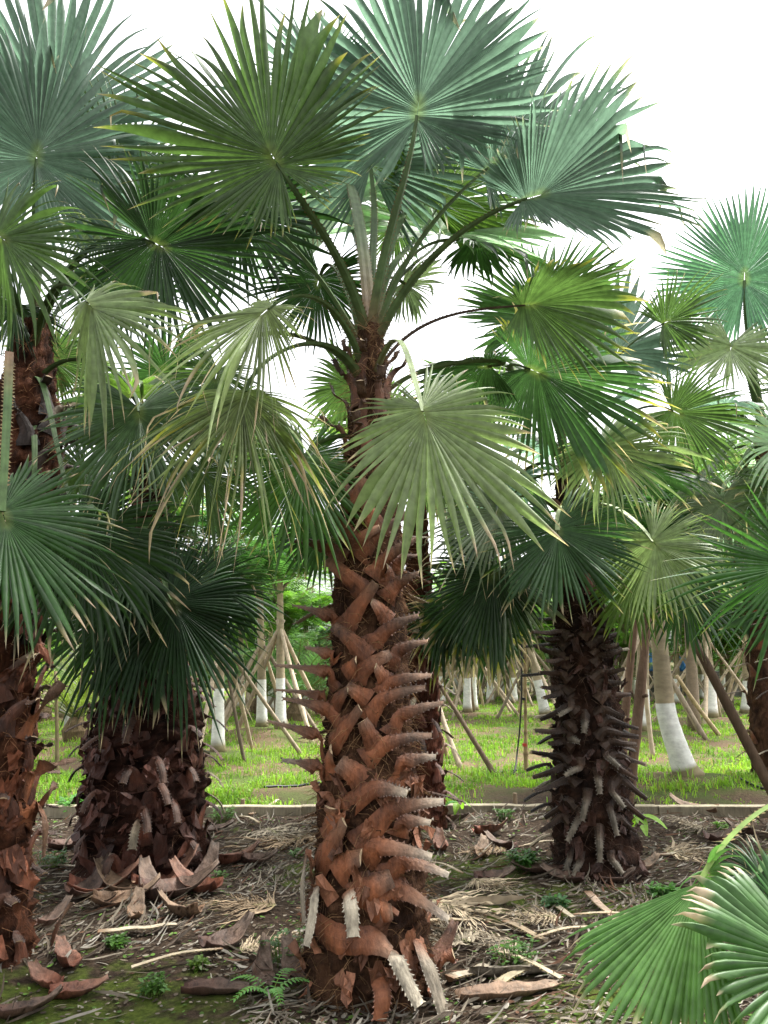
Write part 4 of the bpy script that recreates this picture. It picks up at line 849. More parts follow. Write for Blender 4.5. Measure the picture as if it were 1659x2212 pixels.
# bamboo pole with black hose
def bamboo():
    b = on_ground(1136, 1672); Y = b[1]; root = empty("bamboo_pole", (b[0], b[1], float(gz(b[0], b[1]))), "upright bamboo pole carrying a black hose, with a red band near its foot", "pole")
    org = np.array(root.location); mb = MB(); t = at(1133, 1240, Y); f = org-UPV*.05
    P = np.linspace(0, 1, 60)[:, None]*(t-f)+f; r = .020*np.ones(60); r[::6] = .025; r[P[:, 2] < org[2]+.42] *= 1.45
    c = np.tile(np.array([.34, .25, .13]), (60, 1)); c[::6] = (.20, .14, .08); tube(mb, P, r, c, 10); mb.build("culm", M_WOOD, root, smooth=True, origin=org)
    m2 = MB(); tube(m2, [org+UPV*.33, org+UPV*.37], .034, (.55, .05, .04), 10); m2.build("red_band", M_PIPE, root, origin=org)
    for z in (.95, 1.5):
        m3 = MB(); tube(m3, [org+UPV*z-np.array([0, .0, .015]), org+UPV*(z+.02)], .034, (.02, .02, .02), 10); m3.build("tie", M_PIPE, root, origin=org)
    m4 = MB(); ht = at(1131, 1250, Y-.05); P = polyline([at(1128, 1250, Y-.045), at(1127, 1400, Y-.045), at(1126, 1520, Y-.045), at(1118, 1620, Y-.06), on_ground(1105, 1680)+UPV*.02, on_ground(1060, 1668)+UPV*.04], 40)
    tube(m4, P, .011, (.012, .012, .013), 8); o = m4.build("hose", M_PIPE, smooth=True); tag(o, "black hose tied along the bamboo pole and trailing into the grass", "hose")
bamboo()
def pipe(pts, r, lab, c=(.012, .012, .014)):
    P = polyline([on_ground(*p)*np.array([1, 1, 0]) + UPV*(float(gz(*on_ground(*p)[:2]))+r*1.2) for p in pts], 60); P[:, 2] = gz(P[:, 0], P[:, 1])+r*1.1
    mb = MB(); tube(mb, P, r, c, 8); tag(mb.build("irrigation_pipe", M_PIPE, smooth=True), lab, "pipe", "irrigation pipes on the ground")
pipe([(570, 1712), (640, 1707), (700, 1704), (800, 1702)], .014, "black pipe lying in the grass just left of the central palm")
pipe([(1080, 1672), (1150, 1666), (1230, 1660)], .012, "black pipe on the grass near the foot of the bamboo pole")
pipe([(1600, 1704), (1640, 1712), (1720, 1722)], .014, "dark pipe in the grass by the right edge")
m_ = MB(); tube(m_, polyline([at(405, 1585, 9.2), at(430, 1615, 9.8), on_ground(456, 1632)+UPV*.03], 14), .014, (.012, .012, .014)); tag(m_.build("irrigation_pipe", M_PIPE, smooth=True), "black tube slanting down between the stocky palm and whitewashed tree", "pipe", "irrigation pipes on the ground")

# far low wall with blue covers, hedge of date palms, distant trees
def far_stuff():
    Y = 33.0; x0, x1 = at(1290, 1440, Y)[0], at(1600, 1440, Y)[0]; rg = np.random.default_rng(5); mb = MB()
    root = empty("stone_wall", ((x0+x1)/2, Y, 0), "low dark stone wall beyond the nursery carrying blue covers", "wall"); org = np.array(root.location)
    for row in range(5):
        x = x0+rg.random()*.3
        while x < x1:
            l = rg.uniform(.35, .8); z = row*.22-.05; a = .25+rg.random()*.04
            V = [(x+.01+dx*(l-.02), Y-a+dy*2*a, z+.01+dz*.2) for dz in (0, 1) for dy in (0, 1) for dx in (0, 1)]
            mb.add(np.array(V)+rg.normal(0, .008, (8, 3)), [(0, 2, 3, 1), (4, 5, 7, 6), (0, 1, 5, 4), (2, 6, 7, 3), (0, 4, 6, 2), (1, 3, 7, 5)], np.array([.10, .095, .085])*(.5+rg.random())); x += l
    mb.build("stonework", M_WOOD, root, origin=org)
    for i, (px0, px1, lab) in enumerate(((1382, 1418, "blue tarpaulin bundle on the stone wall, left of the leaning tree"), (1462, 1480, "narrow blue tarpaulin bundle on the stone wall, just right of leaning tree"), (1512, 1532, "blue tarpaulin bundle on the stone wall, farthest right"))):
        a, b = at(px0, 1430, Y)[0], at(px1, 1430, Y)[0]; V = []; n = 12; mm = 8
        for j in range(mm+1):
            ph = math.pi*j/mm
            for k in range(n):
                th = 2*math.pi*k/n; rr = (math.sin(ph)**.5)*(1+.10*rg.normal())
                V.append(((a+b)/2+(b-a)/2*rr*math.cos(th), Y+.30*rr*math.sin(th), 1.04+.38*(1-math.cos(ph))+.02*rg.normal()))
        F = [(j*n+k, j*n+(k+1) % n, (j+1)*n+(k+1) % n, (j+1)*n+k) for j in range(mm) for k in range(n)]
        m2 = MB(); m2.add(V, F, (.05, .20, .55)); tag(m2.build("tarpaulin", M_PIPE), lab, "tarpaulin", "blue bundles on the far wall")
    # distant belt of trees: one mass
    Vs, Fs, Cs, off = [], [], [], 0
    for i in range(120):
        x = -55+110*(i+.5)/120+rg.normal(0, .7); y = 42+14*rg.random(); h = 2.4+1.5*rg.random()+(1.8 if x > 8 else 0) + (1.0 if x < -14 else 0)
        V, F, C = crown_mesh(900+i, 130, 1.7, h*.42, 1.0, ((.05, .12, .03), (.15, .27, .07)))
        V = V + np.array([x, y, h*.48]); Vs.append(V); Cs.append(C); Fs += [tuple(q+off for q in f) for f in F]; off += len(V)
    o = build("distant_treeline", np.concatenate(Vs), Fs, M_TREELEAF, None, np.concatenate(Cs)); tag(o, "hazy belt of distant green trees closing the nursery", "trees", kind="stuff")
far_stuff()
def date_palm(loc, n, L, lab, col):
    rg = np.random.default_rng(int(loc[0]*100+loc[1]*7) % 9999); root = empty("date_palm", (loc[0], loc[1], float(gz(*loc))), lab, "palm tree", "young feather palms behind the nursery"); org = np.array(root.location)
    m0 = MB(); tube(m0, [org-UPV*.05, org+UPV*.2, org+UPV*.45], [.22, .24, .12], (.12, .085, .05), 12, rough=.12); m0.build("trunk", M_FIBRE, root, origin=org)
    for i in range(n):
        az = i*2.4+rg.normal(0, .2); e = math.radians(82-62*(i+.5)/n); h = np.array([math.cos(az), math.sin(az), 0]); l = L*(.8+.4*rg.random())
        s0 = org+UPV*.4; P = bez(s0, s0+l*.4*(h*math.cos(e)+UPV*math.sin(e)), s0+l*.8*(h*math.cos(e*.8)+UPV*math.sin(e*.8)), s0+l*(h*math.cos(e*.55)+UPV*math.sin(e*.45)), 26)
        mb = MB(); tube(mb, P, np.linspace(.018, .004, 26), (.16, .17, .06), 5)
        T = unit(np.gradient(P, axis=0)); sd_ = unit(np.cross(h, UPV)); cc = np.array(col)*(.7+.6*rg.random())
        for k in range(4, 26):
            for q in (0, .5):
                for sg in (-1, 1):
                    p = P[k]*(1-q)+P[max(k-1, 0)]*q; ll = l*.22*(1-abs(k/25-.5)*.9); d = unit(sd_*sg*.75+T[k]*.7+UPV*.25+rg.normal(0, .08, 3)); wv = T[k]*.011
                    mb.add([p-wv, p+wv, p+d*ll*.6+wv*.7-UPV*.02*ll, p+d*ll*.6-wv*.7-UPV*.02*ll, p+d*ll-UPV*.15*ll], [(0, 1, 2, 3), (3, 2, 4)], cc)
        mb.build("frond", M_TREELEAF, root, origin=org)
for (px, Y, n, L, lab) in ((640, 20, 26, 2.5, "grey-green feather palm bush seen left of the central palm trunk"), (700, 22, 22, 2.3, "feather palm bush half hidden by the central palm trunk"),
                         (560, 23, 22, 2.2, "feather palm bush behind the crossed stakes right of the stocky palm"), (170, 15, 24, 2.2, "yellow-green feather palm bush left of the stocky palm"), (95, 19, 22, 2.4, "dim feather palm bush beside the left edge palm trunk")):
    p = at(px, 1500, Y); date_palm((p[0], p[1]), n, L, lab, (.07, .14, .055) if "yellow" not in lab else (.16, .22, .04))
for (px, Y, zc, sc, m_i, lab) in ((540, 27, 2.6, 1.7, 0, "feathery green tree behind the crossed stakes right of the stocky palm"), (610, 21, 3.3, 1.35, 0, "bright feathery tree left of the central palm's upper trunk"), (690, 30, 2.2, 1.6, 1, "dark feathery tree just left behind the central trunk"), (150, 25, 2.6, 1.7, 0, "feathery tree between the left edge and stocky palms"),
        (1010, 36, 2.6, 1.9, 1, "dark round tree far behind, right of the half hidden palm"), (1095, 30, 2.9, 1.6, 0, "light feathery tree far behind, left of the bamboo pole"), (1190, 33, 2.8, 1.8, 1, "dark feathery tree far behind the spiny palm's left side"), (1340, 30, 2.6, 1.6, 0, "light feathery tree behind the twin rough posts"),
        (1490, 17, 4.6, 1.5, 1, "tall dark feathery tree above the leaning whitewashed tree"), (1430, 21, 5.6, 1.5, 0, "tall light feathery tree topping the crown of the spiny palm"), (1570, 28, 2.9, 1.8, 0, "feathery tree beyond the right edge leaning pole")):
    p = at(px, 1440, Y); z0 = float(gz(p[0], p[1])); root = empty("feathery_tree", (p[0], p[1], z0), lab, "tree", "feathery trees behind the nursery"); rg = np.random.default_rng(int(px)); mb = MB(); org = np.array([p[0], p[1], z0])
    tube(mb, polyline([org-UPV*.05, org+np.array([.05, 0, zc*.5]), org+UPV*zc], 10), np.linspace(.14, .06, 10), (.22, .17, .12), 10)
    for b in range(5):
        az = b*1.3+rg.random(); e = org+np.array([math.cos(az)*sc*.7, math.sin(az)*sc*.7, zc+.5*sc*rg.random()]); tube(mb, polyline([org+UPV*zc*(.55+.08*b), (org+UPV*zc*.8+e)/2+UPV*.1, e], 7), np.linspace(.05, .015, 7), (.2, .16, .11), 7)
    mb.build("trunk", M_BARK, root, smooth=True, origin=org)
    cr = bpy.data.objects.new("crown", CROWNS[m_i]); COL.objects.link(cr); cr.parent = root; cr.location = (0, 0, zc); cr.rotation_euler = (0, 0, rg.random()*6.28); cr.scale = (sc, sc, sc*1.0)
# grey concrete post left of the stocky palm
p = on_ground(148, 1585); m_ = MB()
for (z0, z1, a) in ((-.1, 2.3, .11),): tube(m_, [np.array([p[0], p[1], z]) for z in np.linspace(z0, z1, 8)], a*1.0, (.33, .33, .31), 4)
tube(m_, [np.array([p[0], p[1], 2.3]), np.array([p[0], p[1], 2.36])], [.14, .13], (.36, .36, .34), 4)
tag(m_.build("concrete_post", M_WOOD), "grey square concrete post seen left of the stocky palm", "post")

# ------------------------------------------------------------------ grass, litter, weeds
def grass():
    rg = np.random.default_rng(21); n = 60000
    y = 8.15+ (rg.random(n)**1.6)*30; x = (rg.random(n)*2-1)*(0.62*y+1.0)
    d = hsh(x*.55, y*.55, 5.)+.5*hsh(x*1.7, y*1.7, 9.)+.45*rg.normal(size=n); keep = d > .10; keep &= ~((x > 1.15) & (y < 9.2) & (rg.random(n) < .93)); keep &= ~((x > -1.1) & (x < -.3) & (y < 8.8) & (rg.random(n) < .9))
    for mx, my, mr, mh in MOUNDS: keep &= (np.hypot(x-mx, y-my) > mr*.75) | (rg.random(n) < .06)
    x, y = x[keep], y[keep]; n = len(x); hgt = (.03+.12*rg.random(n)**2.2)*(1+.25*hsh(x, y, 3.)); nb = 7
    az = rg.random((n, nb))*6.283; ln = .25+.55*rg.random((n, nb)); h = hgt[:, None]*(.6+.6*rg.random((n, nb)))
    bx = x[:, None]+rg.normal(0, .06, (n, nb)); by = y[:, None]+rg.normal(0, .06, (n, nb)); bz = gz(bx, by)-.005
    dx, dy = np.cos(az), np.sin(az); wx, wy = -dy, dx; wd = (.0035+.0022*rg.random((n, nb)))*(1+y[:, None]*.035)
    B = np.stack([bx, by, bz], -1); D = np.stack([dx, dy, 0*dx], -1); Wv = np.stack([wx, wy, 0*wx], -1)*wd[..., None]
    m = B + D*(ln*h*.35)[..., None] + UPV*(h*.65)[..., None]; t = B + D*(ln*h*1.1)[..., None] + UPV*(h*(1-.35*ln))[..., None]
    V = np.stack([B-Wv, B+Wv, m+Wv*.8, m-Wv*.8, t], 2).reshape(-1, 3); b = np.arange(n*nb)*5
    F = np.concatenate([np.stack([b, b+1, b+2, b+3], -1)]); Ft = np.stack([b+3, b+2, b+4], -1)
    F = [tuple(f) for f in F.tolist()]+[tuple(f) for f in Ft.tolist()]
    f = np.clip(.5+.5*hsh(x*.8, y*.8, 1.)+.2*rg.normal(size=n), 0, 1)[:, None]; c = np.array([.12, .25, .028])*(1-f)+np.array([.26, .43, .05])*f
    c = np.repeat(c, nb*5, 0)*np.repeat(.55+.7*rg.random((n*nb, 1)), 5, 0); dryg = np.repeat(rg.random(n*nb) < .08, 5); c[dryg] = (.24, .20, .09)
    tag(build("grass", V, F, M_GRASS, None, c), "bright green grass growing in patches between the nursery trees", "grass", kind="stuff")
grass()

def litter():
    rg = np.random.default_rng(31); n = 38000; tiny = np.arange(n) > 17000
    y = 2.2+5.6*rg.random(n); x = (rg.random(n)*2-1)*(.56*y+.5)
    d = hsh(x*.8+2, y*.8, 2.)+.3*rg.normal(size=n); near = np.minimum(np.minimum(np.hypot(x+1.76, y-5.6), np.hypot(x-1.55, y-5.7)), np.hypot(x+.07, y-3.7)); keep = d > -.28-.5*np.exp(-near**2/.5)
    moss = (np.hypot(x+1.35, (y-3.75)*1.5) < .75); keep &= ~(moss & (rg.random(n) < .85)); keep |= tiny & (rg.random(n) < np.where(moss, .45, .9))
    x, y, tiny = x[keep], y[keep], tiny[keep]; n = len(x)
    fld = hsh(x*.7, y*.7, 8.)*4; az = fld + rg.normal(0, .5, n); L = .05+.25*rg.random(n)**2; wd = .002+.006*rg.random(n); L = np.where(tiny, .010+.035*rg.random(n), L); wd = np.where(tiny, .003+.008*rg.random(n), wd)
    K = 5; t = np.linspace(-.5, .5, K); cv = rg.normal(0, .9, n)
    ang = az[:, None]+cv[:, None]*t; px = x[:, None]+np.cumsum(np.cos(ang)*L[:, None]/K, 1); py = y[:, None]+np.cumsum(np.sin(ang)*L[:, None]/K, 1)
    lift = (rg.random(n)**2*.07*np.minimum(L/.16, 1)**1.5)[:, None]*(t+.5)**2*1.3 + .005+(.02*rg.random(n)*np.where(tiny, .2, 1))[:, None]; tilt = (rg.normal(0, .7, n)*np.where(tiny, .35, 1))[:, None]
    pz = gz(px, py)+lift; ta = wd[:, None]*(1-(np.abs(t)*1.75)**3)[None]
    sx, sy, sz = -np.sin(ang)*np.cos(tilt), np.cos(ang)*np.cos(tilt), np.sin(tilt)+0*ang
    P = np.stack([px, py, pz], -1); Sd = np.stack([sx, sy, sz], -1)*ta[..., None]
    V = np.stack([P-Sd, P+Sd], 2).reshape(-1, 3); V[:, 2] = np.maximum(V[:, 2], gz(V[:, 0], V[:, 1])+.003)
    idx = np.arange(n*K*2).reshape(n, K, 2); F = np.stack([idx[:, :-1, 0], idx[:, :-1, 1], idx[:, 1:, 1], idx[:, 1:, 0]], -1).reshape(-1, 4)
    pal = np.array([[.24, .205, .155], [.15, .12, .088], [.085, .064, .048], [.33, .30, .25], [.15, .08, .05]]); c = pal[rg.choice(5, n, p=[.28, .22, .20, .22, .08])]*(.45+.55*rg.random((n, 1))); gm = tiny & (rg.random(n) < .30); c[gm] = np.array([.07, .13, .025])*(.5+rg.random((gm.sum(), 1)))
    tag(build("leaf_litter", V, F, M_DRY, None, np.repeat(c, K*2, 0)), "dry brown leaf litter strewn over the palm bed", "leaf litter", kind="stuff")
litter()

def dead_frond(b, t, lab, span=110, nseg=46, col=(.30, .24, .16), side=.7, sp=.17, seed=1):
    p = on_ground(*b); q = on_ground(*t); p[2] = gz(p[0], p[1])+.05; q[2] = gz(q[0], q[1])+.05
    V, F, C = fan(p, q, (0, -.15, 1), span=span, nseg=nseg, fold=.02, droop=.04, sag=.1, split=sp, kink=0, dry=.2, yel=0, green=np.array(col)*1.1, side=side, costa=.45, seed=seed, floor=gz, jitter=2.2)
    root = empty("dead_frond", p, lab, "dead frond", "dead fan fronds on the ground"); build("blade", V, F, M_DRY, root, C, origin=p)
    a = unit(p-q); e = p + a*np.array([1, 1, 0])*.45; e[2] = gz(e[0], e[1])+.03
    petiole_mesh(polyline([p, (p+e)/2+UPV*.02, e], 8), .022, .032, (.36, .30, .21), True, seed).build("stalk", M_PET, root, origin=p)
for i, (b, t, lab, sp) in enumerate([
    ((905, 1935), (1075, 2015), "tan dead fan frond lying right of the central trunk", 150), ((1060, 2075), (900, 2010), "grey-brown dead frond pointing left toward the central trunk", 120),
    ((640, 1975), (440, 1960), "tan dead frond left of the central trunk", 130), ((480, 2065), (640, 2040), "grey dead frond with curled strips by the left of the trunk base", 130),
    ((560, 1790), (650, 1830), "pale dead frond beside the edging board left of the central palm", 140), ((690, 1800), (560, 1850), "grey dead frond just behind the central trunk on the left", 130),
    ((1000, 1900), (1100, 1940), "brown dead frond in front of the dark red trunk", 120), ((1150, 2040), (1010, 2070), "brown dead frond between central trunk and corner palm", 130),
    ((330, 1930), (170, 1940), "grey dead frond beside the left edge palm", 130), ((1400, 1840), (1560, 1850), "pale dead frond right of the spiny trunk", 130), ((1560, 1800), (1430, 1790), "grey dead frond along the board right of the spiny trunk", 120),
    ((1120, 1840), (1010, 1850), "dull dead frond left of the spiny trunk foot", 120), ((1240, 1990), (1090, 1990), "brown dead frond in front of the spiny trunk", 130)]):
    dead_frond(b, t, lab, sp, col=[(.30, .24, .16), (.25, .21, .15), (.22, .16, .10)][i % 3], seed=50+i)

def fallen_boot(px, py, L, w_, az, col, lab, up=.25, col2=None):
    if 180 < px < 470 and 1860 <= py <= 1930: py += 38; L *= 1.1; w_ *= 1.1; up += .2; col = np.array(col)*1.05
    p = on_ground(px, py); z = float(gz(p[0], p[1])); rg = np.random.default_rng(int(px*7+py)); d = np.array([math.cos(az), math.sin(az), 0]); sd_ = np.array([-math.sin(az), math.cos(az), 0]); k = 12
    col = np.array(col); col2 = .45*col+.22*GRY if col2 is None else np.array(col2); V = []; C = []; L *= .9; w_ *= 1.12; col = col*.72
    tilt = rg.normal(0, .3)
    for i in range(k):
        u = i/(k-1); c = p*np.array([1, 1, 0]) + d*L*(u-.5) + UPV*(z+.02+up*L*(u-.35)**2*1.3 + .01)
        ww = w_*(.55+.45*math.sin(min(u*2.2, 1.57)))*(1 if u < .5 else 1-.75*((u-.5)/.5)**.8) + .02; cup = .85*(1-u*.6)
        for j in range(7):
            q = (j/6-.5)*2; s_ = sd_*math.cos(tilt)+UPV*math.sin(tilt); n_ = UPV*math.cos(tilt)-sd_*math.sin(tilt)
            V.append(c + s_*q*ww*.5*(1-.25*q*q*cup) + n_*cup*q*q*ww*.5 + rg.normal(0, .003, 3)); C.append((col*(1-u)+col2*u)*(.85+.3*rg.random()))
    V = np.array(V); lo = V[:, 2]-gz(V[:, 0], V[:, 1]); V[:, 2] -= min(lo.min()-.002, .05) if lo.min() > .002 else lo.min()-.002
    V2 = V-UPV*.006; n = len(V)
    F = [(i*7+j, i*7+j+1, (i+1)*7+j+1, (i+1)*7+j) for i in range(k-1) for j in range(6)]; F += [tuple(n+q for q in f[::-1]) for f in F]
    ring = [j for j in range(7)]+[i*7+6 for i in range(1, k)]+[(k-1)*7+j for j in range(5, -1, -1)]+[i*7 for i in range(k-2, 0, -1)]
    F += [(ring[i], n+ring[i], n+ring[(i+1) % len(ring)], ring[(i+1) % len(ring)]) for i in range(len(ring))]
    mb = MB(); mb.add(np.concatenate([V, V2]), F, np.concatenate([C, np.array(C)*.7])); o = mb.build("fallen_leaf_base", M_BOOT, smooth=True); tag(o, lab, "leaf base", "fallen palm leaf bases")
RB = (.20, .06, .03); DB = (.10, .045, .03); TB = (.24, .14, .08)
for a in [(300, 1870, .42, .16, .9, RB, "upright rust-red fallen leaf base against the stocky palm foot", .9), (260, 1900, .5, .17, 2.6, TB, "tan cupped fallen leaf base before the stocky palm", .5), (385, 1905, .5, .2, .3, DB, "dark rust fallen leaf base at the stocky palm's right foot", .5),
          (510, 1860, .42, .2, .5, RB, "broad red-brown leaf base lying right of the stocky palm", .7), (560, 1865, .3, .16, .2, DB, "dark curled leaf base right of the broad red-brown one", .6), (455, 1800, .45, .14, .4, DB, "brown leaf base near the board right of the stocky palm", .4),
          (385, 1990, .30, .15, 2.9, TB, "tan folded leaf base on open soil left of the central trunk", .9), (290, 1990, .28, .1, 1.7, TB, "pale leaf base standing on end left of the tan folded one", .9), (160, 1830, .45, .15, .5, DB, "dark leaf base beside the left edge palm's shoulder", .5),
          (200, 1850, .4, .12, 2.7, TB, "light curled leaf base between the left edge and stocky palms", .4), (140, 2080, .30, .12, 2.2, RB, "reddish leaf base at the foot of the left edge palm", .6), (170, 2140, .28, .11, .4, RB, "rust leaf base in the mossy soil near the left edge", .4),
          (60, 2185, .30, .11, .6, DB, "purplish leaf base in the bottom left corner", .5), (480, 2150, .4, .12, .1, DB, "dull brown leaf base lying flat on moss left of the fern", .1), (560, 2120, .45, .12, 1.6, DB, "dark brown leaf base pointing up just left of the central trunk base", .6),
          (490, 2040, .35, .14, .8, DB, "black-edged leaf base left of the trunk amid grey strips", .8), (1060, 1810, .34, .15, .2, RB, "red leaf base behind the central trunk on the right", .7), (1080, 1830, .32, .13, 2.4, DB, "curled dark leaf base right of the dark red trunk", .7),
          (1040, 1850, .36, .13, 1.3, TB, "tan leaf base in front of the dark red trunk", .6), (950, 1840, .3, .13, 1.5, RB, "upright rust leaf base by the half hidden palm", .9), (1070, 1900, .35, .12, .4, DB, "brown leaf base in the middle of the clearing right of centre", .4),
          (985, 1780, .3, .12, .3, DB, "dark leaf base near the board behind the half hidden palm", .4), (1100, 2160, .55, .12, .3, TB, "long mossy tan leaf base at bottom right of centre", .1), (1130, 2110, .6, .09, .1, GRY*.8, "grey slender leaf base lying flat right of centre", .1),
          (1500, 1760, .5, .17, 2.5, TB, "pinkish split leaf base leaning over the board, right of the spiny trunk", .6), (1560, 1815, .35, .16, .3, DB, "dark rounded leaf base below the board at right", .7), (1600, 1800, .32, .15, 2.2, DB, "dark leaf base nearest the right edge palm foot", .7),
          (1390, 1880, .4, .13, .6, TB, "light brown leaf base at the right foot of the spiny trunk", .5), (1160, 1890, .4, .13, 2.8, DB, "mossy brown leaf base at the left foot of the spiny trunk", .3), (900, 2020, .35, .12, 1.1, RB, "rust leaf base on the dead fronds right of the central trunk", .5)]:
    fallen_boot(*a[:7], up=a[7])
for a in [(225, 1895, .45, .17, .3, RB, "rust husk lying left in the pile before the stocky palm", .6), (330, 1912, .42, .18, 2.2, DB, "dark rust husk in the middle of the stocky palm's pile", .7), (355, 1880, .45, .16, .7, RB, "red-brown husk tucked under the stocky palm's right side", .8), (420, 1895, .4, .15, 2.7, RB, "rust husk right of the stocky palm's pile", .6),
          (270, 1925, .4, .13, .2, TB, "split tan husk in front of the stocky palm's pile", .5), (190, 1900, .36, .13, 1.1, DB, "dark husk standing left of the stocky palm's pile", .9), (440, 1870, .36, .14, 1.4, DB, "dark upright husk behind the pile right of the stocky palm", .9), (110, 2000, .3, .12, 1.2, DB, "dark husk leaning on the left edge palm", .8),
          (95, 2120, .26, .10, 2.5, RB, "red husk in moss below the left edge palm", .6), (935, 2100, .4, .14, .8, RB, "rust husk against the right foot of the central trunk", .9), (640, 2110, .34, .12, 2.0, DB, "dark husk against the left foot of the central trunk", .8), (1330, 1905, .34, .12, .3, DB, "dark husk at the spiny trunk's right foot", .5), (1215, 1905, .34, .12, 2.6, DB, "dark husk at the spiny trunk's left foot", .5)]:
    fallen_boot(*a[:7], up=a[7])
def stick(pts, r, lab, c):
    P = polyline([on_ground(*p)*np.array([1, 1, 0]) for p in pts], 24); P[:, 2] = gz(P[:, 0], P[:, 1])+r*1.2+.01
    m = MB(); petiole_mesh(P, r*2.4, r*1.8, c, True, int(pts[0][0])).build("cut_stalk", M_PET); o = bpy.context.scene.objects[-1] if False else [x for x in COL.objects if x.name.startswith("cut_stalk")][-1]; tag(o, lab, "cut stalk", "cut palm stalks on the ground")
for p_, r, lab, c in [([(210, 2035), (300, 2028), (380, 2015)], .022, "pale toothed stalk lying across the soil left of the central trunk", (.34, .29, .21)), ([(1270, 1935), (1330, 1995)], .022, "pinkish cut stalk slanting in front of the spiny trunk", (.36, .27, .20)),
                      ([(1185, 1955), (1240, 1990)], .018, "grey cut stalk left of the pinkish one", (.30, .26, .19)), ([(970, 2130), (1050, 2100)], .026, "thick pale stalk right of the central trunk base", (.36, .31, .23)), ([(1075, 2140), (1150, 2100)], .022, "mossy pale stalk lying beside the long tan leaf base", (.30, .26, .17)),
                      ([(840, 1995), (950, 2000), (1020, 1995)], .018, "thin tan stalk on the dead fronds right of the central trunk", (.33, .26, .17)), ([(1090, 1995), (1180, 2035)], .02, "brown toothed stalk in the litter before the spiny trunk", (.26, .2, .13)), ([(110, 1880), (210, 1885)], .015, "slim pale stalk beside the left edge palm", (.36, .3, .22)),
                      ([(1420, 1850), (1560, 1830)], .018, "straight grey stalk right of the spiny trunk foot", (.33, .29, .22)), ([(540, 1770), (600, 1745)], .02, "pale stalk tilted against the board behind the central palm", (.36, .30, .22))]:
    stick(p_, r, lab, c)

# small weeds
def weed(px, py, n, h, lab, col=(.075, .165, .03), leaf=.032, cat="weed"):
    n = int(n*1.5); col = np.array(col)*.8; p = on_ground(px, py); p[2] = gz(p[0], p[1]); rg = np.random.default_rng(int(px+py*3)); root = empty("weed_plant", p, lab, cat, "small weeds on the soil"); mb = MB(); ms = MB()
    for i in range(n):
        az = rg.random()*6.28; r = h*.9*rg.random()**.5; b = p + np.array([math.cos(az)*r*.6, math.sin(az)*r*.6, 0]); b[2] = gz(b[0], b[1]); t = p+np.array([math.cos(az)*r, math.sin(az)*r, 0]); t[2] = gz(t[0], t[1])+h*(.3+.7*rg.random())
        tube(ms, [b-UPV*.01, (b+t)/2+rg.normal(0, .006, 3), t], .0018, (.14, .2, .05), 5)
        for j in range(3):
            a2 = az+j*2.1+rg.normal(0, .3); d = np.array([math.cos(a2), math.sin(a2), rg.normal(.1, .3)]); sv = np.cross(unit(d), UPV); l = leaf*(.6+.7*rg.random())
            mb.add([t, t+d*l*.35+sv*l*.32, t+d*l*.75+sv*l*.26, t+d*l-UPV*l*.15, t+d*l*.75-sv*l*.26, t+d*l*.35-sv*l*.32], [(0, 1, 2, 3, 4, 5)], np.array(col)*(.6+.7*rg.random()))
    ms.build("stem", M_WEED, root, origin=p); mb.build("leaves", M_WEED, root, origin=p)
for a in [(480, 1775, 40, .14, "leafy green weed cluster against the board right of the stocky palm"), (1130, 1880, 60, .12, "bright green weed patch left of the spiny trunk foot", (.07, .2, .03), .04), (1200, 1960, 40, .07, "low bluish weed patch in front of the spiny trunk", (.07, .16, .06), .04),
          (1110, 2090, 26, .13, "fresh green weed with toothed leaves right of the central trunk base"), (610, 2080, 26, .14, "grey-green weed just left of the central trunk base", (.07, .15, .04)), (470, 1905, 14, .06, "tiny weed sprig by the stocky palm's right side"), (330, 2140, 30, .07, "small weed sprigs on moss left of the fern"),
          (250, 2050, 30, .05, "flat weed sprigs on the mossy soil left"), (110, 1880, 34, .12, "soft green weed tuft beside the left edge palm foot", (.06, .14, .04)), (160, 1760, 40, .16, "lush weed by the board left of the stocky palm", (.09, .26, .04), .07), (690, 1760, 14, .08, "yellowish weed sprig behind the central trunk's left side"), (1090, 1780, 26, .1, "weed tuft on the board left of the spiny trunk"),
          (1440, 1950, 50, .10, "weed patch between spiny trunk and corner palm", (.06, .16, .03), .04), (1560, 1790, 20, .07, "bright weed sprigs under the board at right", (.14, .30, .04)), (430, 2090, 40, .04, "scattered moss sprigs left of the central trunk base", (.09, .16, .02), .03), (640, 1850, 18, .06, "weed sprig among grey dead fronds left of the central palm")]:
    weed(*a)
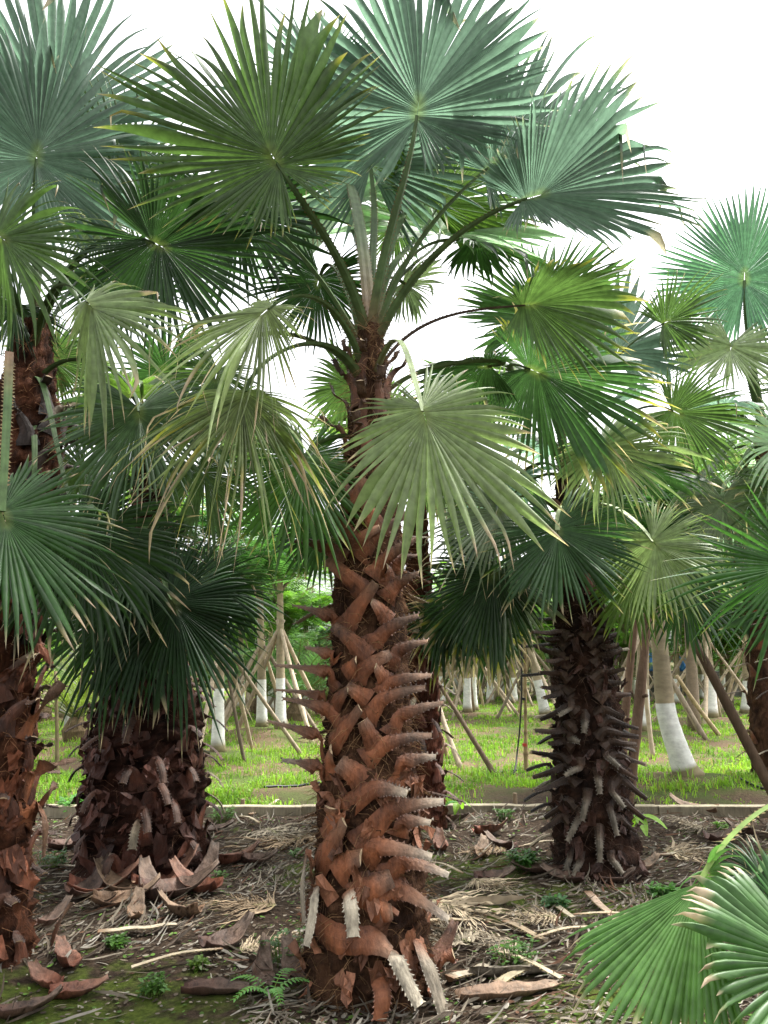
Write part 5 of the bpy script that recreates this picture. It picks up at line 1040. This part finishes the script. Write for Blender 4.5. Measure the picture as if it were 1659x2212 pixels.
def seedling(px, py, h, lab, L=.2):
    p = on_ground(px, py); p[2] = gz(p[0], p[1]); rg = np.random.default_rng(int(px)); root = empty("seedling", p, lab, "seedling"); ms = MB(); top = p+UPV*h; tube(ms, [p-UPV*.02, p+UPV*h*.5+np.array([.01, 0, 0]), top], .004, (.2, .25, .08), 6); ms.build("stem", M_WEED, root, origin=p)
    for i in range(4):
        az = -.4+i*1.65+rg.normal(0, .2); d = np.array([math.cos(az), math.sin(az), 0]); sv = np.array([-math.sin(az), math.cos(az), 0]); l = L*(.7+.4*rg.random()); V = []; K = 8
        for k in range(K+1):
            t = k/K; ww = l*.22*math.sin(math.pi*min(t*.92+.04, 1))**.8; c = top+d*l*t*.9+UPV*(.1*l*math.sin(t*2.2)-.55*l*t*t*(.6+.5*(i % 2)))
            V += [c-sv*ww+UPV*ww*.25, c, c+sv*ww+UPV*ww*.25]
        F = [(k*3+j, k*3+j+1, k*3+j+4, k*3+j+3) for k in range(K) for j in range(2)]
        m = MB(); m.add(V, F, np.array([.20, .36, .045] if i != 2 else [.06, .2, .03])); m.build("leaf", M_WEED, root, origin=p)
seedling(1378, 1850, .30, "yellow-green broadleaf seedling right of the spiny trunk", .26); seedling(992, 1790, .20, "bright broadleaf seedling right of the half hidden palm trunk", .15)
def fern():
    p = on_ground(585, 2170); p[2] = gz(p[0], p[1]); root = empty("fern", p, "small bright green fern at the left foot of the central trunk", "fern"); rg = np.random.default_rng(4)
    for i, az in enumerate((2.7, .2, 1.2, -1.2, -2.4)):
        d = np.array([math.cos(az), math.sin(az), 0]); sv = np.array([-d[1], d[0], 0]); l = .17+.03*rg.random(); P = bez(p, p+d*l*.3+UPV*.09, p+d*l*.7+UPV*.09, p+d*l+UPV*.05, 13); mb = MB(); tube(mb, P, .0016, (.2, .3, .06), 5)
        for k in range(2, 13):
            for sg in (-1, 1):
                ll = .045*(1-.7*(k/13)); q = P[k]; mb.add([q-d*.004, q+d*.004, q+d*.012+sv*sg*ll*.6, q+d*.014+sv*sg*ll-UPV*.006, q-d*.002+sv*sg*ll*.6], [(0, 1, 2, 3, 4)], (.16, .36, .10))
        mb.build("fern_frond", M_WEED, root, origin=p)
fern()
